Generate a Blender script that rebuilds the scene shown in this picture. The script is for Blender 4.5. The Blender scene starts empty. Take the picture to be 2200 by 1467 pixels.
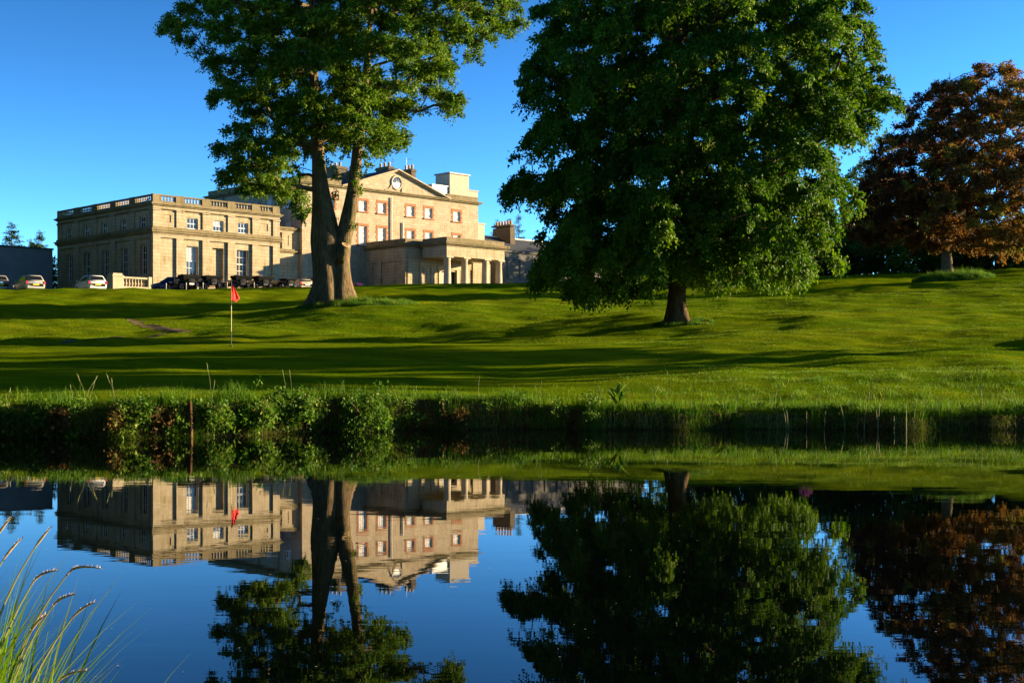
import bpy, math, random
import numpy as np
from mathutils import Matrix, Vector

# ------------------------------------------------------------------ camera, sky, sun, exposure
sc = bpy.context.scene
COL = sc.collection
cam_d = bpy.data.cameras.new('camera')
cam = bpy.data.objects.new('camera', cam_d); COL.objects.link(cam)
cam.location = (0, 0, 1.14); cam.rotation_euler = (math.pi / 2, 0, 0)
cam_d.sensor_width = 36; cam_d.lens = 36 * 2800 / 2200; cam_d.shift_y = 58.5 / 2200
cam_d.clip_start = 0.05; cam_d.clip_end = 6000
sc.camera = cam

SUN_AZ, SUN_EL = math.radians(14.0), math.radians(10.4)       # from +X towards +Y, above the horizon
SUN = np.array([math.cos(SUN_EL) * math.cos(SUN_AZ), math.cos(SUN_EL) * math.sin(SUN_AZ), math.sin(SUN_EL)])
world = bpy.data.worlds.new('World'); sc.world = world; world.use_nodes = True
nt = world.node_tree; nt.nodes.clear()
sky = nt.nodes.new('ShaderNodeTexSky'); sky.sky_type = 'NISHITA'; sky.sun_disc = False
sky.sun_elevation = SUN_EL; sky.sun_rotation = math.pi / 2 - SUN_AZ
sky.air_density = 0.6; sky.dust_density = 0.0; sky.ozone_density = 2.0; sky.altitude = 0
half = nt.nodes.new('ShaderNodeVectorMath'); half.operation = 'SCALE'; half.inputs['Scale'].default_value = 0.5
gam = nt.nodes.new('ShaderNodeGamma'); gam.inputs['Gamma'].default_value = 2.0
hsv = nt.nodes.new('ShaderNodeHueSaturation'); hsv.inputs['Hue'].default_value = 0.487; hsv.inputs['Saturation'].default_value = 1.01
bg = nt.nodes.new('ShaderNodeBackground'); bg.inputs['Strength'].default_value = 0.086
wo = nt.nodes.new('ShaderNodeOutputWorld')
nt.links.new(sky.outputs[0], half.inputs[0]); nt.links.new(half.outputs[0], gam.inputs[0]); nt.links.new(gam.outputs[0], hsv.inputs['Color']); nt.links.new(hsv.outputs[0], bg.inputs[0]); nt.links.new(bg.outputs[0], wo.inputs[0])

sun_d = bpy.data.lights.new('sun', 'SUN'); sun_d.energy = 5.0; sun_d.angle = math.radians(0.5); sun_d.color = (1.0, 0.78, 0.46)
sun = bpy.data.objects.new('sun', sun_d); COL.objects.link(sun)
sun.rotation_euler = Vector(tuple(SUN)).to_track_quat('Z', 'Y').to_euler()
sc.view_settings.view_transform = 'Standard'; sc.view_settings.look = 'None'
sc.view_settings.exposure = 2.1; sc.view_settings.gamma = 1.0
sc.cycles.max_bounces = 6; sc.cycles.transparent_max_bounces = 6
sc.cycles.use_denoising = True

# ------------------------------------------------------------------ helpers
def tag(o, label=None, cat=None, group=None, kind=None):
    if label: o['label'] = label
    if cat: o['category'] = cat
    if group: o['group'] = group
    if kind: o['kind'] = kind
    return o

def empty(name, loc, rz=0.0, label=None, cat=None, group=None):
    o = bpy.data.objects.new(name, None); COL.objects.link(o)
    o.location = loc; o.rotation_euler = (0, 0, rz); o.empty_display_size = 0.2
    return tag(o, label, cat, group)

def link(name, me, parent=None, loc=None):
    o = bpy.data.objects.new(name, me); COL.objects.link(o)
    if parent is not None: o.parent = parent
    if loc is not None: o.location = loc
    return o

def copy_tree(o, parent=None):
    c = o.copy(); COL.objects.link(c)
    if parent is not None: c.parent = parent
    for ch in list(o.children): copy_tree(ch, c)
    return c

class G:
    """collects faces for one mesh"""
    def __init__(s): s.v = []; s.f = []
    def quad(s, *p):
        n = len(s.v); s.v += [tuple(q) for q in p]; s.f.append(tuple(range(n, n + len(p)))); return s
    def box(s, x0, x1, y0, y1, z0, z1):
        n = len(s.v)
        s.v += [(x0,y0,z0),(x1,y0,z0),(x1,y1,z0),(x0,y1,z0),(x0,y0,z1),(x1,y0,z1),(x1,y1,z1),(x0,y1,z1)]
        s.f += [(n,n+3,n+2,n+1),(n+4,n+5,n+6,n+7),(n,n+1,n+5,n+4),(n+1,n+2,n+6,n+5),(n+2,n+3,n+7,n+6),(n+3,n,n+4,n+7)]
        return s
    def prism(s, pts, y0, y1):
        """polygon in x,z (counter-clockwise seen from -y) extruded along y"""
        n = len(s.v); k = len(pts)
        s.v += [(x, y0, z) for x, z in pts] + [(x, y1, z) for x, z in pts]
        s.f.append(tuple(n + i for i in range(k))); s.f.append(tuple(n + k + i for i in reversed(range(k))))
        for i in range(k):
            j = (i + 1) % k
            s.f.append((n + i, n + k + i, n + k + j, n + j))
        return s
    def lathe(s, prof, c=(0,0,0), n=10, caps=True):
        b = len(s.v)
        for r, z in prof:
            for i in range(n):
                t = 2 * math.pi * i / n
                s.v.append((c[0] + r * math.cos(t), c[1] + r * math.sin(t), c[2] + z))
        for k in range(len(prof) - 1):
            for i in range(n):
                j = (i + 1) % n
                s.f.append((b + k*n + i, b + k*n + j, b + (k+1)*n + j, b + (k+1)*n + i))
        if caps:
            s.f.append(tuple(b + i for i in reversed(range(n))))
            s.f.append(tuple(b + (len(prof)-1)*n + i for i in range(n)))
        return s
    def tube(s, pts, rad, n=6, caps=True, wob=None):
        """swept tube along pts with radii rad"""
        b = len(s.v); P = [Vector(p) for p in pts]; m = len(P)
        ref = Vector((0.13, 1, 0.07))
        for k in range(m):
            d = (P[min(k+1, m-1)] - P[max(k-1, 0)])
            d = d.normalized() if d.length > 1e-9 else Vector((0,0,1))
            r0 = ref if abs(d.dot(ref.normalized())) < 0.95 else Vector((1,0,0))
            x = d.cross(r0).normalized(); y = d.cross(x)
            for i in range(n):
                t = 2 * math.pi * i / n
                r = rad[k] * (wob(k, t) if wob else 1.0)
                s.v.append(tuple(P[k] + x * (r * math.cos(t)) + y * (r * math.sin(t))))
        for k in range(m - 1):
            for i in range(n):
                j = (i + 1) % n
                s.f.append((b + k*n + i, b + k*n + j, b + (k+1)*n + j, b + (k+1)*n + i))
        if caps:
            s.f.append(tuple(b + i for i in reversed(range(n)))); s.f.append(tuple(b + (m-1)*n + i for i in range(n)))
        return s
    def mesh(s, name, mat, smooth=False, off=(0,0,0)):
        me = bpy.data.meshes.new(name)
        v = [(p[0]-off[0], p[1]-off[1], p[2]-off[2]) for p in s.v] if any(off) else s.v
        me.from_pydata(v, [], s.f)
        if mat is not None: me.materials.append(mat)
        if smooth: me.polygons.foreach_set('use_smooth', [True]*len(me.polygons))
        me.update(); return me
    def obj(s, name, mat, parent=None, smooth=False, off=(0,0,0)):
        return link(name, s.mesh(name, mat, smooth, off), parent)

def np_mesh(name, V, Fq, mat, tint=None, smooth=False):
    """mesh from numpy arrays: V (n,3), Fq (m,k) faces of equal size; tint: per-face float"""
    me = bpy.data.meshes.new(name)
    V = np.ascontiguousarray(V, dtype=np.float32); Fq = np.ascontiguousarray(Fq, dtype=np.int32)
    m, k = Fq.shape
    me.vertices.add(len(V)); me.vertices.foreach_set('co', V.ravel())
    me.loops.add(m * k); me.loops.foreach_set('vertex_index', Fq.ravel())
    me.polygons.add(m)
    me.polygons.foreach_set('loop_start', np.arange(0, m*k, k, dtype=np.int32))
    me.polygons.foreach_set('loop_total', np.full(m, k, dtype=np.int32))
    if smooth: me.polygons.foreach_set('use_smooth', np.ones(m, dtype=bool))
    me.update(calc_edges=True); me.validate()
    if tint is not None:
        a = me.attributes.new('tint', 'FLOAT', 'FACE'); a.data.foreach_set('value', np.asarray(tint, dtype=np.float32))
    me.materials.append(mat)
    return me

# ------------------------------------------------------------------ materials
def nodes(name):
    m = bpy.data.materials.new(name); m.use_nodes = True
    t = m.node_tree; t.nodes.clear()
    out = t.nodes.new('ShaderNodeOutputMaterial')
    return m, t, out
def N(t, kind, **kw):
    n = t.nodes.new('ShaderNode' + kind)
    for k, v in kw.items():
        if k.startswith('i_'):
            key = k[2:].replace('_', ' ')
            n.inputs[key].default_value = v
        else: setattr(n, k, v)
    return n
def ramp(t, stops):
    r = t.nodes.new('ShaderNodeValToRGB'); e = r.color_ramp.elements
    e[0].position, e[0].color = stops[0][0], (*stops[0][1], 1); e[1].position, e[1].color = stops[-1][0], (*stops[-1][1], 1)
    for p, c in stops[1:-1]:
        k = e.new(p); k.color = (*c, 1)
    return r
def mapping(t, scale, kind='Object'):
    tc = t.nodes.new('ShaderNodeTexCoord'); mp = t.nodes.new('ShaderNodeMapping')
    mp.inputs['Scale'].default_value = scale if hasattr(scale, '__len__') else (scale,)*3
    t.links.new(tc.outputs[kind], mp.inputs[0]); return mp.outputs[0]

def mat_plain(name, col, rough=0.6, metal=0.0, var=0.15, scale=3.0, spec=0.5):
    m, t, out = nodes(name)
    p = N(t, 'BsdfPrincipled'); p.inputs['Roughness'].default_value = rough; p.inputs['Metallic'].default_value = metal
    p.inputs['Specular IOR Level'].default_value = spec
    nz = N(t, 'TexNoise'); nz.inputs['Scale'].default_value = scale; nz.inputs['Detail'].default_value = 4
    t.links.new(mapping(t, 1.0), nz.inputs['Vector'])
    r = ramp(t, [(0.3, tuple(c*(1-var) for c in col)), (0.7, tuple(min(1, c*(1+var)) for c in col))])
    t.links.new(nz.outputs[0], r.inputs[0]); t.links.new(r.outputs[0], p.inputs['Base Color'])
    t.links.new(p.outputs[0], out.inputs[0]); return m

def mat_stone(name, c1, c2, mortar, bw=0.8, rh=0.34, ms=0.012, stain=(0.16,0.13,0.06), stain_amt=0.35, bump=0.6):
    """coursed ashlar: pattern runs along x+y horizontally and z vertically"""
    m, t, out = nodes(name)
    tc = N(t, 'TexCoord'); sp = N(t, 'SeparateXYZ'); t.links.new(tc.outputs['Object'], sp.inputs[0])
    ad = N(t, 'Math', operation='ADD'); t.links.new(sp.outputs[0], ad.inputs[0]); t.links.new(sp.outputs[1], ad.inputs[1])
    cb = N(t, 'CombineXYZ'); t.links.new(ad.outputs[0], cb.inputs[0]); t.links.new(sp.outputs[2], cb.inputs[1])
    br = N(t, 'TexBrick'); br.inputs['Scale'].default_value = 1.0; br.inputs['Brick Width'].default_value = bw
    br.inputs['Row Height'].default_value = rh; br.inputs['Mortar Size'].default_value = ms; br.inputs['Mortar Smooth'].default_value = 0.3
    br.inputs['Color1'].default_value = (*c1, 1); br.inputs['Color2'].default_value = (*c2, 1); br.inputs['Mortar'].default_value = (*mortar, 1)
    br.inputs['Bias'].default_value = -0.1
    t.links.new(cb.outputs[0], br.inputs['Vector'])
    n1 = N(t, 'TexNoise'); n1.inputs['Scale'].default_value = 0.7; n1.inputs['Detail'].default_value = 6; n1.inputs['Roughness'].default_value = 0.65
    t.links.new(tc.outputs['Object'], n1.inputs['Vector'])
    mp = N(t, 'Mapping'); mp.inputs['Scale'].default_value = (2.2, 2.2, 0.25); t.links.new(tc.outputs['Object'], mp.inputs[0])
    n2 = N(t, 'TexNoise'); n2.inputs['Scale'].default_value = 1.6; n2.inputs['Detail'].default_value = 5; t.links.new(mp.outputs[0], n2.inputs['Vector'])
    mul = N(t, 'Math', operation='MULTIPLY'); t.links.new(n1.outputs[0], mul.inputs[0]); t.links.new(n2.outputs[0], mul.inputs[1])
    mr = N(t, 'MapRange'); mr.inputs[1].default_value = 0.22; mr.inputs[2].default_value = 0.42; mr.inputs[3].default_value = 0; mr.inputs[4].default_value = stain_amt
    t.links.new(mul.outputs[0], mr.inputs[0])
    mx = N(t, 'Mix', data_type='RGBA'); t.links.new(mr.outputs[0], mx.inputs[0]); t.links.new(br.outputs[0], mx.inputs[6]); mx.inputs[7].default_value = (*stain, 1)
    p = N(t, 'BsdfPrincipled'); p.inputs['Roughness'].default_value = 0.9; p.inputs['Specular IOR Level'].default_value = 0.15
    t.links.new(mx.outputs[2], p.inputs['Base Color'])
    iv = N(t, 'Math', operation='MULTIPLY_ADD'); iv.inputs[1].default_value = -1.0; iv.inputs[2].default_value = 1.0; t.links.new(br.outputs[1], iv.inputs[0])
    n3 = N(t, 'TexNoise'); n3.inputs['Scale'].default_value = 9; n3.inputs['Detail'].default_value = 5; t.links.new(tc.outputs['Object'], n3.inputs['Vector'])
    s2 = N(t, 'Math', operation='MULTIPLY_ADD'); s2.inputs[1].default_value = 0.4; t.links.new(n3.outputs[0], s2.inputs[0]); t.links.new(iv.outputs[0], s2.inputs[2])
    bp = N(t, 'Bump'); bp.inputs['Strength'].default_value = bump; bp.inputs['Distance'].default_value = 0.02
    t.links.new(s2.outputs[0], bp.inputs['Height']); t.links.new(bp.outputs[0], p.inputs['Normal'])
    t.links.new(p.outputs[0], out.inputs[0]); return m

def mat_leaf(name, stops, trans=0.35, rough=0.7):
    m, t, out = nodes(name)
    at = N(t, 'Attribute'); at.attribute_name = 'tint'
    r = ramp(t, stops); t.links.new(at.outputs['Fac'], r.inputs[0])
    p = N(t, 'BsdfPrincipled'); p.inputs['Roughness'].default_value = rough; p.inputs['Specular IOR Level'].default_value = 0.12
    t.links.new(r.outputs[0], p.inputs['Base Color'])
    tr = N(t, 'BsdfTranslucent'); t.links.new(r.outputs[0], tr.inputs[0])
    tc = N(t, 'Mix', data_type='RGBA', blend_type='MULTIPLY'); tc.inputs[0].default_value = 1.0; tc.inputs[7].default_value = (trans*1.5, trans*1.6, trans*0.9, 1)
    t.links.new(r.outputs[0], tc.inputs[6]); t.links.new(tc.outputs[2], tr.inputs[0])
    mx = N(t, 'AddShader')          # leaves reflect and let light through
    t.links.new(p.outputs[0], mx.inputs[0]); t.links.new(tr.outputs[0], mx.inputs[1]); t.links.new(mx.outputs[0], out.inputs[0]); return m

def mat_bark(name, c1, c2, moss=(0.06,0.07,0.02), moss_amt=0.5, sc_=(7,7,1.2)):
    m, t, out = nodes(name)
    n1 = N(t, 'TexNoise'); n1.inputs['Scale'].default_value = 1.6; n1.inputs['Detail'].default_value = 8; n1.inputs['Roughness'].default_value = 0.7
    t.links.new(mapping(t, sc_), n1.inputs['Vector'])
    r = ramp(t, [(0.3, c1), (0.68, c2)]); t.links.new(n1.outputs[0], r.inputs[0])
    n2 = N(t, 'TexNoise'); n2.inputs['Scale'].default_value = 1.1; n2.inputs['Detail'].default_value = 5; t.links.new(mapping(t, 1.0), n2.inputs['Vector'])
    mr = N(t, 'MapRange'); mr.inputs[1].default_value = 0.48; mr.inputs[2].default_value = 0.7; mr.inputs[4].default_value = moss_amt; t.links.new(n2.outputs[0], mr.inputs[0])
    mx = N(t, 'Mix', data_type='RGBA'); t.links.new(mr.outputs[0], mx.inputs[0]); t.links.new(r.outputs[0], mx.inputs[6]); mx.inputs[7].default_value = (*moss, 1)
    p = N(t, 'BsdfPrincipled'); p.inputs['Roughness'].default_value = 0.95; p.inputs['Specular IOR Level'].default_value = 0.1
    t.links.new(mx.outputs[2], p.inputs['Base Color'])
    bp = N(t, 'Bump'); bp.inputs['Strength'].default_value = 1.0; bp.inputs['Distance'].default_value = 0.12
    t.links.new(n1.outputs[0], bp.inputs['Height']); t.links.new(bp.outputs[0], p.inputs['Normal']); t.links.new(p.outputs[0], out.inputs[0]); return m

def mat_ground(name):
    """mown grass: colour in patches, blades as a strong fine relief; bare soil where the sheet is steep"""
    m, t, out = nodes(name)
    tc = N(t, 'TexCoord')
    def noise(scale, detail=5, sc3=(1,1,1), rough=0.6):
        mp = N(t, 'Mapping'); mp.inputs['Scale'].default_value = sc3; t.links.new(tc.outputs['Object'], mp.inputs[0])
        n = N(t, 'TexNoise'); n.inputs['Scale'].default_value = scale; n.inputs['Detail'].default_value = detail; n.inputs['Roughness'].default_value = rough
        t.links.new(mp.outputs[0], n.inputs['Vector']); return n
    big = noise(0.11, 5, (0.6, 1.2, 1)); mid = noise(0.9, 7, (0.35, 1.9, 1), 0.68); fine = noise(14, 4)
    r1 = ramp(t, [(0.32, (0.054, 0.112, 0.002)), (0.50, (0.105, 0.160, 0.003)), (0.68, (0.175, 0.185, 0.004))]); t.links.new(big.outputs[0], r1.inputs[0])
    r2 = ramp(t, [(0.34, (0.030, 0.084, 0.002)), (0.50, (0.098, 0.150, 0.003)), (0.68, (0.185, 0.185, 0.008))]); t.links.new(mid.outputs[0], r2.inputs[0])
    mx = N(t, 'Mix', data_type='RGBA'); mx.inputs[0].default_value = 0.5; t.links.new(r1.outputs[0], mx.inputs[6]); t.links.new(r2.outputs[0], mx.inputs[7])
    r3 = ramp(t, [(0.25, (0.72, 0.75, 0.7)), (0.75, (1.2, 1.18, 1.18))]); t.links.new(fine.outputs[0], r3.inputs[0])
    ml = N(t, 'Mix', data_type='RGBA', blend_type='MULTIPLY'); ml.inputs[0].default_value = 1.0; t.links.new(mx.outputs[2], ml.inputs[6]); t.links.new(r3.outputs[0], ml.inputs[7])
    wv = N(t, 'TexWave'); wv.wave_type = 'BANDS'; wv.bands_direction = 'DIAGONAL'; wv.inputs['Scale'].default_value = 0.16; wv.inputs['Distortion'].default_value = 1.2; wv.inputs['Detail'].default_value = 1.0; t.links.new(tc.outputs['Object'], wv.inputs['Vector'])
    rw = ramp(t, [(0.35, (0.86, 0.90, 0.9)), (0.65, (1.12, 1.07, 1.0))]); t.links.new(wv.outputs[0], rw.inputs[0])
    ml2 = N(t, 'Mix', data_type='RGBA', blend_type='MULTIPLY'); ml2.inputs[0].default_value = 1.0; t.links.new(ml.outputs[2], ml2.inputs[6]); t.links.new(rw.outputs[0], ml2.inputs[7]); ml = ml2
    ge = N(t, 'NewGeometry'); sp = N(t, 'SeparateXYZ'); t.links.new(ge.outputs['True Normal'], sp.inputs[0])
    sl = N(t, 'MapRange'); sl.inputs[1].default_value = 0.62; sl.inputs[2].default_value = 0.85; t.links.new(sp.outputs[2], sl.inputs[0])
    so = ramp(t, [(0.3, (0.012, 0.008, 0.005)), (0.7, (0.055, 0.036, 0.02))]); t.links.new(mid.outputs[0], so.inputs[0])
    mg = N(t, 'Mix', data_type='RGBA'); t.links.new(sl.outputs[0], mg.inputs[0]); t.links.new(so.outputs[0], mg.inputs[6]); t.links.new(ml.outputs[2], mg.inputs[7])
    # upright blades: scatter the shading normal around the surface normal
    wn = N(t, 'TexNoise'); wn.inputs['Scale'].default_value = 55; wn.inputs['Detail'].default_value = 2; t.links.new(tc.outputs['Object'], wn.inputs['Vector'])
    sub = N(t, 'VectorMath', operation='SUBTRACT'); sub.inputs[1].default_value = (0.5, 0.5, 0.5); t.links.new(wn.outputs['Color'], sub.inputs[0])
    scl = N(t, 'VectorMath', operation='SCALE'); scl.inputs['Scale'].default_value = 4.6; t.links.new(sub.outputs[0], scl.inputs[0])
    fl = N(t, 'VectorMath', operation='MULTIPLY'); fl.inputs[1].default_value = (1, 1, 0.0); t.links.new(scl.outputs[0], fl.inputs[0])
    bp = N(t, 'Bump'); bp.inputs['Strength'].default_value = 0.8; bp.inputs['Distance'].default_value = 0.30; t.links.new(mid.outputs[0], bp.inputs['Height'])
    ad = N(t, 'VectorMath', operation='ADD'); t.links.new(bp.outputs[0], ad.inputs[0]); t.links.new(fl.outputs[0], ad.inputs[1])
    nm = N(t, 'VectorMath', operation='NORMALIZE'); t.links.new(ad.outputs[0], nm.inputs[0])
    p = N(t, 'BsdfDiffuse'); t.links.new(mg.outputs[2], p.inputs[0]); t.links.new(nm.outputs[0], p.inputs['Normal'])
    tl = N(t, 'BsdfTranslucent'); tm = N(t, 'Mix', data_type='RGBA', blend_type='MULTIPLY'); tm.inputs[0].default_value = 1.0; tm.inputs[7].default_value = (0.8, 0.8, 0.5, 1)
    t.links.new(mg.outputs[2], tm.inputs[6]); t.links.new(tm.outputs[2], tl.inputs[0]); t.links.new(nm.outputs[0], tl.inputs['Normal'])
    ash = N(t, 'AddShader'); t.links.new(p.outputs[0], ash.inputs[0]); t.links.new(tl.outputs[0], ash.inputs[1])
    t.links.new(ash.outputs[0], out.inputs[0]); return m

def mat_water(name):
    m, t, out = nodes(name)
    p = N(t, 'BsdfPrincipled'); p.inputs['Base Color'].default_value = (0.0006, 0.0012, 0.0012, 1); p.inputs['Specular IOR Level'].default_value = 0.42
    p.inputs['Roughness'].default_value = 0.0; p.inputs['IOR'].default_value = 1.333
    n = N(t, 'TexNoise'); n.inputs['Scale'].default_value = 1.0; n.inputs['Detail'].default_value = 3
    t.links.new(mapping(t, (0.8, 2.6, 1)), n.inputs['Vector'])
    n2 = N(t, 'TexNoise'); n2.inputs['Scale'].default_value = 1.0; n2.inputs['Detail'].default_value = 2
    t.links.new(mapping(t, (5, 16, 1)), n2.inputs['Vector'])
    ma = N(t, 'Math', operation='MULTIPLY_ADD'); ma.inputs[1].default_value = 0.12; t.links.new(n2.outputs[0], ma.inputs[0]); t.links.new(n.outputs[0], ma.inputs[2])
    bp = N(t, 'Bump'); bp.inputs['Strength'].default_value = 0.26; bp.inputs['Distance'].default_value = 0.002
    t.links.new(ma.outputs[0], bp.inputs['Height']); t.links.new(bp.outputs[0], p.inputs['Normal'])
    t.links.new(p.outputs[0], out.inputs[0]); return m

def mat_glass(name, col=(0.02,0.022,0.025), rough=0.03):
    m, t, out = nodes(name)
    p = N(t, 'BsdfPrincipled'); p.inputs['Base Color'].default_value = (*col, 1); p.inputs['Roughness'].default_value = rough; p.inputs['IOR'].default_value = 1.5
    nz = N(t, 'TexNoise'); nz.inputs['Scale'].default_value = 2.5; t.links.new(mapping(t, 1.0), nz.inputs['Vector'])
    bp = N(t, 'Bump'); bp.inputs['Strength'].default_value = 0.15; bp.inputs['Distance'].default_value = 0.01
    t.links.new(nz.outputs[0], bp.inputs['Height']); t.links.new(bp.outputs[0], p.inputs['Normal'])
    t.links.new(p.outputs[0], out.inputs[0]); return m

M = {}
M['ground'] = mat_ground('lawn_grass')
M['water'] = mat_water('pond_water')
M['pav'] = mat_stone('pavilion_ashlar', (0.36,0.29,0.19), (0.30,0.238,0.155), (0.17,0.132,0.08), 0.95, 0.36, 0.016, (0.17,0.125,0.045), 0.75)
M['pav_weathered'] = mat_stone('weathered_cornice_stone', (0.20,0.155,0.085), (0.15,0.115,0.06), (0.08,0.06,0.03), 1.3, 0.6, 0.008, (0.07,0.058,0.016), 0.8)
M['house'] = mat_stone('house_ashlar', (0.365,0.288,0.195), (0.285,0.222,0.15), (0.21,0.163,0.108), 0.72, 0.33, 0.014, (0.20,0.135,0.07), 0.7)
M['redstone'] = mat_stone('red_sandstone', (0.29,0.125,0.058), (0.24,0.10,0.047), (0.25,0.11,0.05), 0.6, 0.3, 0.006, (0.22,0.10,0.05), 0.4)
M['pale'] = mat_plain('pale_render', (0.36,0.30,0.225), 0.9, var=0.06, spec=0.1)
M['palestone'] = mat_stone('pale_stone', (0.41,0.33,0.225), (0.37,0.30,0.205), (0.29,0.235,0.155), 1.1, 0.6, 0.006, (0.3,0.24,0.12), 0.4)
M['slate'] = mat_stone('roof_slate', (0.05,0.056,0.07), (0.035,0.04,0.05), (0.02,0.02,0.025), 0.3, 0.2, 0.012, (0.06,0.06,0.05), 0.3)
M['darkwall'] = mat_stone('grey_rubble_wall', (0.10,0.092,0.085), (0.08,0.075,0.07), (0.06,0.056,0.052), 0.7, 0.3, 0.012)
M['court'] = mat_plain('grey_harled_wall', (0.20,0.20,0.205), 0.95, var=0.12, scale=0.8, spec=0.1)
M['white'] = mat_plain('white_paint', (0.66,0.64,0.60), 0.5, var=0.04)
M['blind'] = mat_plain('cream_blind', (0.42,0.40,0.37), 0.8, var=0.06)
M['glass'] = mat_glass('window_glass')
M['lead'] = mat_plain('lead_grey', (0.16,0.16,0.16), 0.6)
M['pot'] = mat_plain('clay_pot', (0.45,0.29,0.14), 0.85)
M['stack'] = mat_stone('chimney_stone', (0.11,0.08,0.05), (0.08,0.06,0.037), (0.05,0.04,0.025), 0.5, 0.22, 0.012)
M['pipe'] = mat_plain('cream_pipe', (0.46,0.42,0.36), 0.6, var=0.05)
M['metal'] = mat_plain('grey_metal', (0.2,0.2,0.2), 0.4, 0.8)
M['black'] = mat_plain('black_paint', (0.006,0.006,0.007), 0.35)
M['hood'] = mat_plain('black_canvas', (0.010,0.010,0.011), 0.95, spec=0.1)
M['tyre'] = mat_plain('tyre_rubber', (0.012,0.012,0.012), 0.9, spec=0.2)
M['chrome'] = mat_plain('chrome', (0.7,0.7,0.7), 0.15, 1.0)
M['red_lens'] = mat_plain('red_lens', (0.35,0.01,0.008), 0.2)
M['flag'] = mat_plain('red_flag_cloth', (0.72,0.012,0.010), 0.75, var=0.1)
M['stick'] = mat_plain('flagstick_yellow', (0.62,0.52,0.22), 0.5)
M['stick_black'] = mat_plain('flagstick_black', (0.01,0.01,0.01), 0.5)
M['wood'] = mat_bark('weathered_post', (0.05,0.025,0.012), (0.17,0.085,0.04), moss_amt=0.3)
M['bark_oak'] = mat_bark('oak_bark', (0.028,0.019,0.011), (0.25,0.17,0.09))
M['bark_lime'] = mat_bark('lime_bark', (0.03,0.02,0.012), (0.20,0.125,0.07), moss_amt=0.25)
M['bark_beech'] = mat_bark('beech_bark', (0.06,0.042,0.025), (0.20,0.145,0.085), moss_amt=0.2, sc_=(5,5,2))
M['cutwood'] = mat_plain('sawn_wood', (0.30,0.19,0.09), 0.9, var=0.3)
M['leaf_oak'] = mat_leaf('oak_leaf', [(0.0,(0.024,0.058,0.003)), (0.5,(0.060,0.110,0.004)), (1.0,(0.12,0.15,0.007))])
M['leaf_lime'] = mat_leaf('lime_leaf', [(0.0,(0.014,0.044,0.002)), (0.5,(0.046,0.098,0.003)), (1.0,(0.12,0.155,0.006))], 0.38)
M['leaf_beech'] = mat_leaf('copper_beech_leaf', [(0.0,(0.030,0.007,0.003)), (0.35,(0.085,0.034,0.008)), (0.70,(0.19,0.092,0.014)), (0.88,(0.15,0.110,0.012)), (1.0,(0.07,0.095,0.008))], 0.35)
M['leaf_shrub'] = mat_leaf('shrub_leaf', [(0.0,(0.014,0.038,0.004)), (0.6,(0.034,0.072,0.006)), (1.0,(0.085,0.11,0.010))], 0.25)
M['leaf_bramble'] = mat_leaf('bank_leaf', [(0.0,(0.015,0.045,0.003)), (0.5,(0.045,0.100,0.006)), (0.8,(0.10,0.14,0.014)), (1.0,(0.24,0.22,0.05))], 0.4)
M['leaf_dry'] = mat_leaf('dead_leaf', [(0.0,(0.04,0.022,0.006)), (0.6,(0.11,0.062,0.016)), (1.0,(0.20,0.13,0.035))], 0.25)
M['leaf_conifer'] = mat_leaf('conifer_needle', [(0.0,(0.012,0.030,0.006)), (0.6,(0.030,0.055,0.010)), (1.0,(0.075,0.085,0.015))], 0.15)
M['petal'] = mat_leaf('purple_petal', [(0.0,(0.05,0.012,0.08)), (1.0,(0.14,0.04,0.19))], 0.4)
M['blade'] = mat_leaf('grass_blade', [(0.0,(0.024,0.066,0.003)), (0.5,(0.052,0.115,0.004)), (0.85,(0.10,0.140,0.008)), (1.0,(0.21,0.18,0.05))], 0.4)
M['blade_mown'] = mat_leaf('mown_blade', [(0.0,(0.040,0.094,0.002)), (0.5,(0.088,0.142,0.003)), (1.0,(0.155,0.165,0.008))], 0.35)
M['seed'] = mat_plain('seed_head', (0.38,0.28,0.14), 0.9, var=0.3, scale=120)
M['stalk'] = mat_plain('grass_stalk', (0.20,0.20,0.06), 0.7, var=0.2)
M['dirt'] = mat_plain('worn_path', (0.125,0.083,0.040), 0.95, var=0.5, scale=2.0, spec=0.1)
M['gravel'] = mat_plain('drive_gravel', (0.22,0.19,0.15), 0.95, var=0.2, scale=5.0, spec=0.1)

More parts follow.
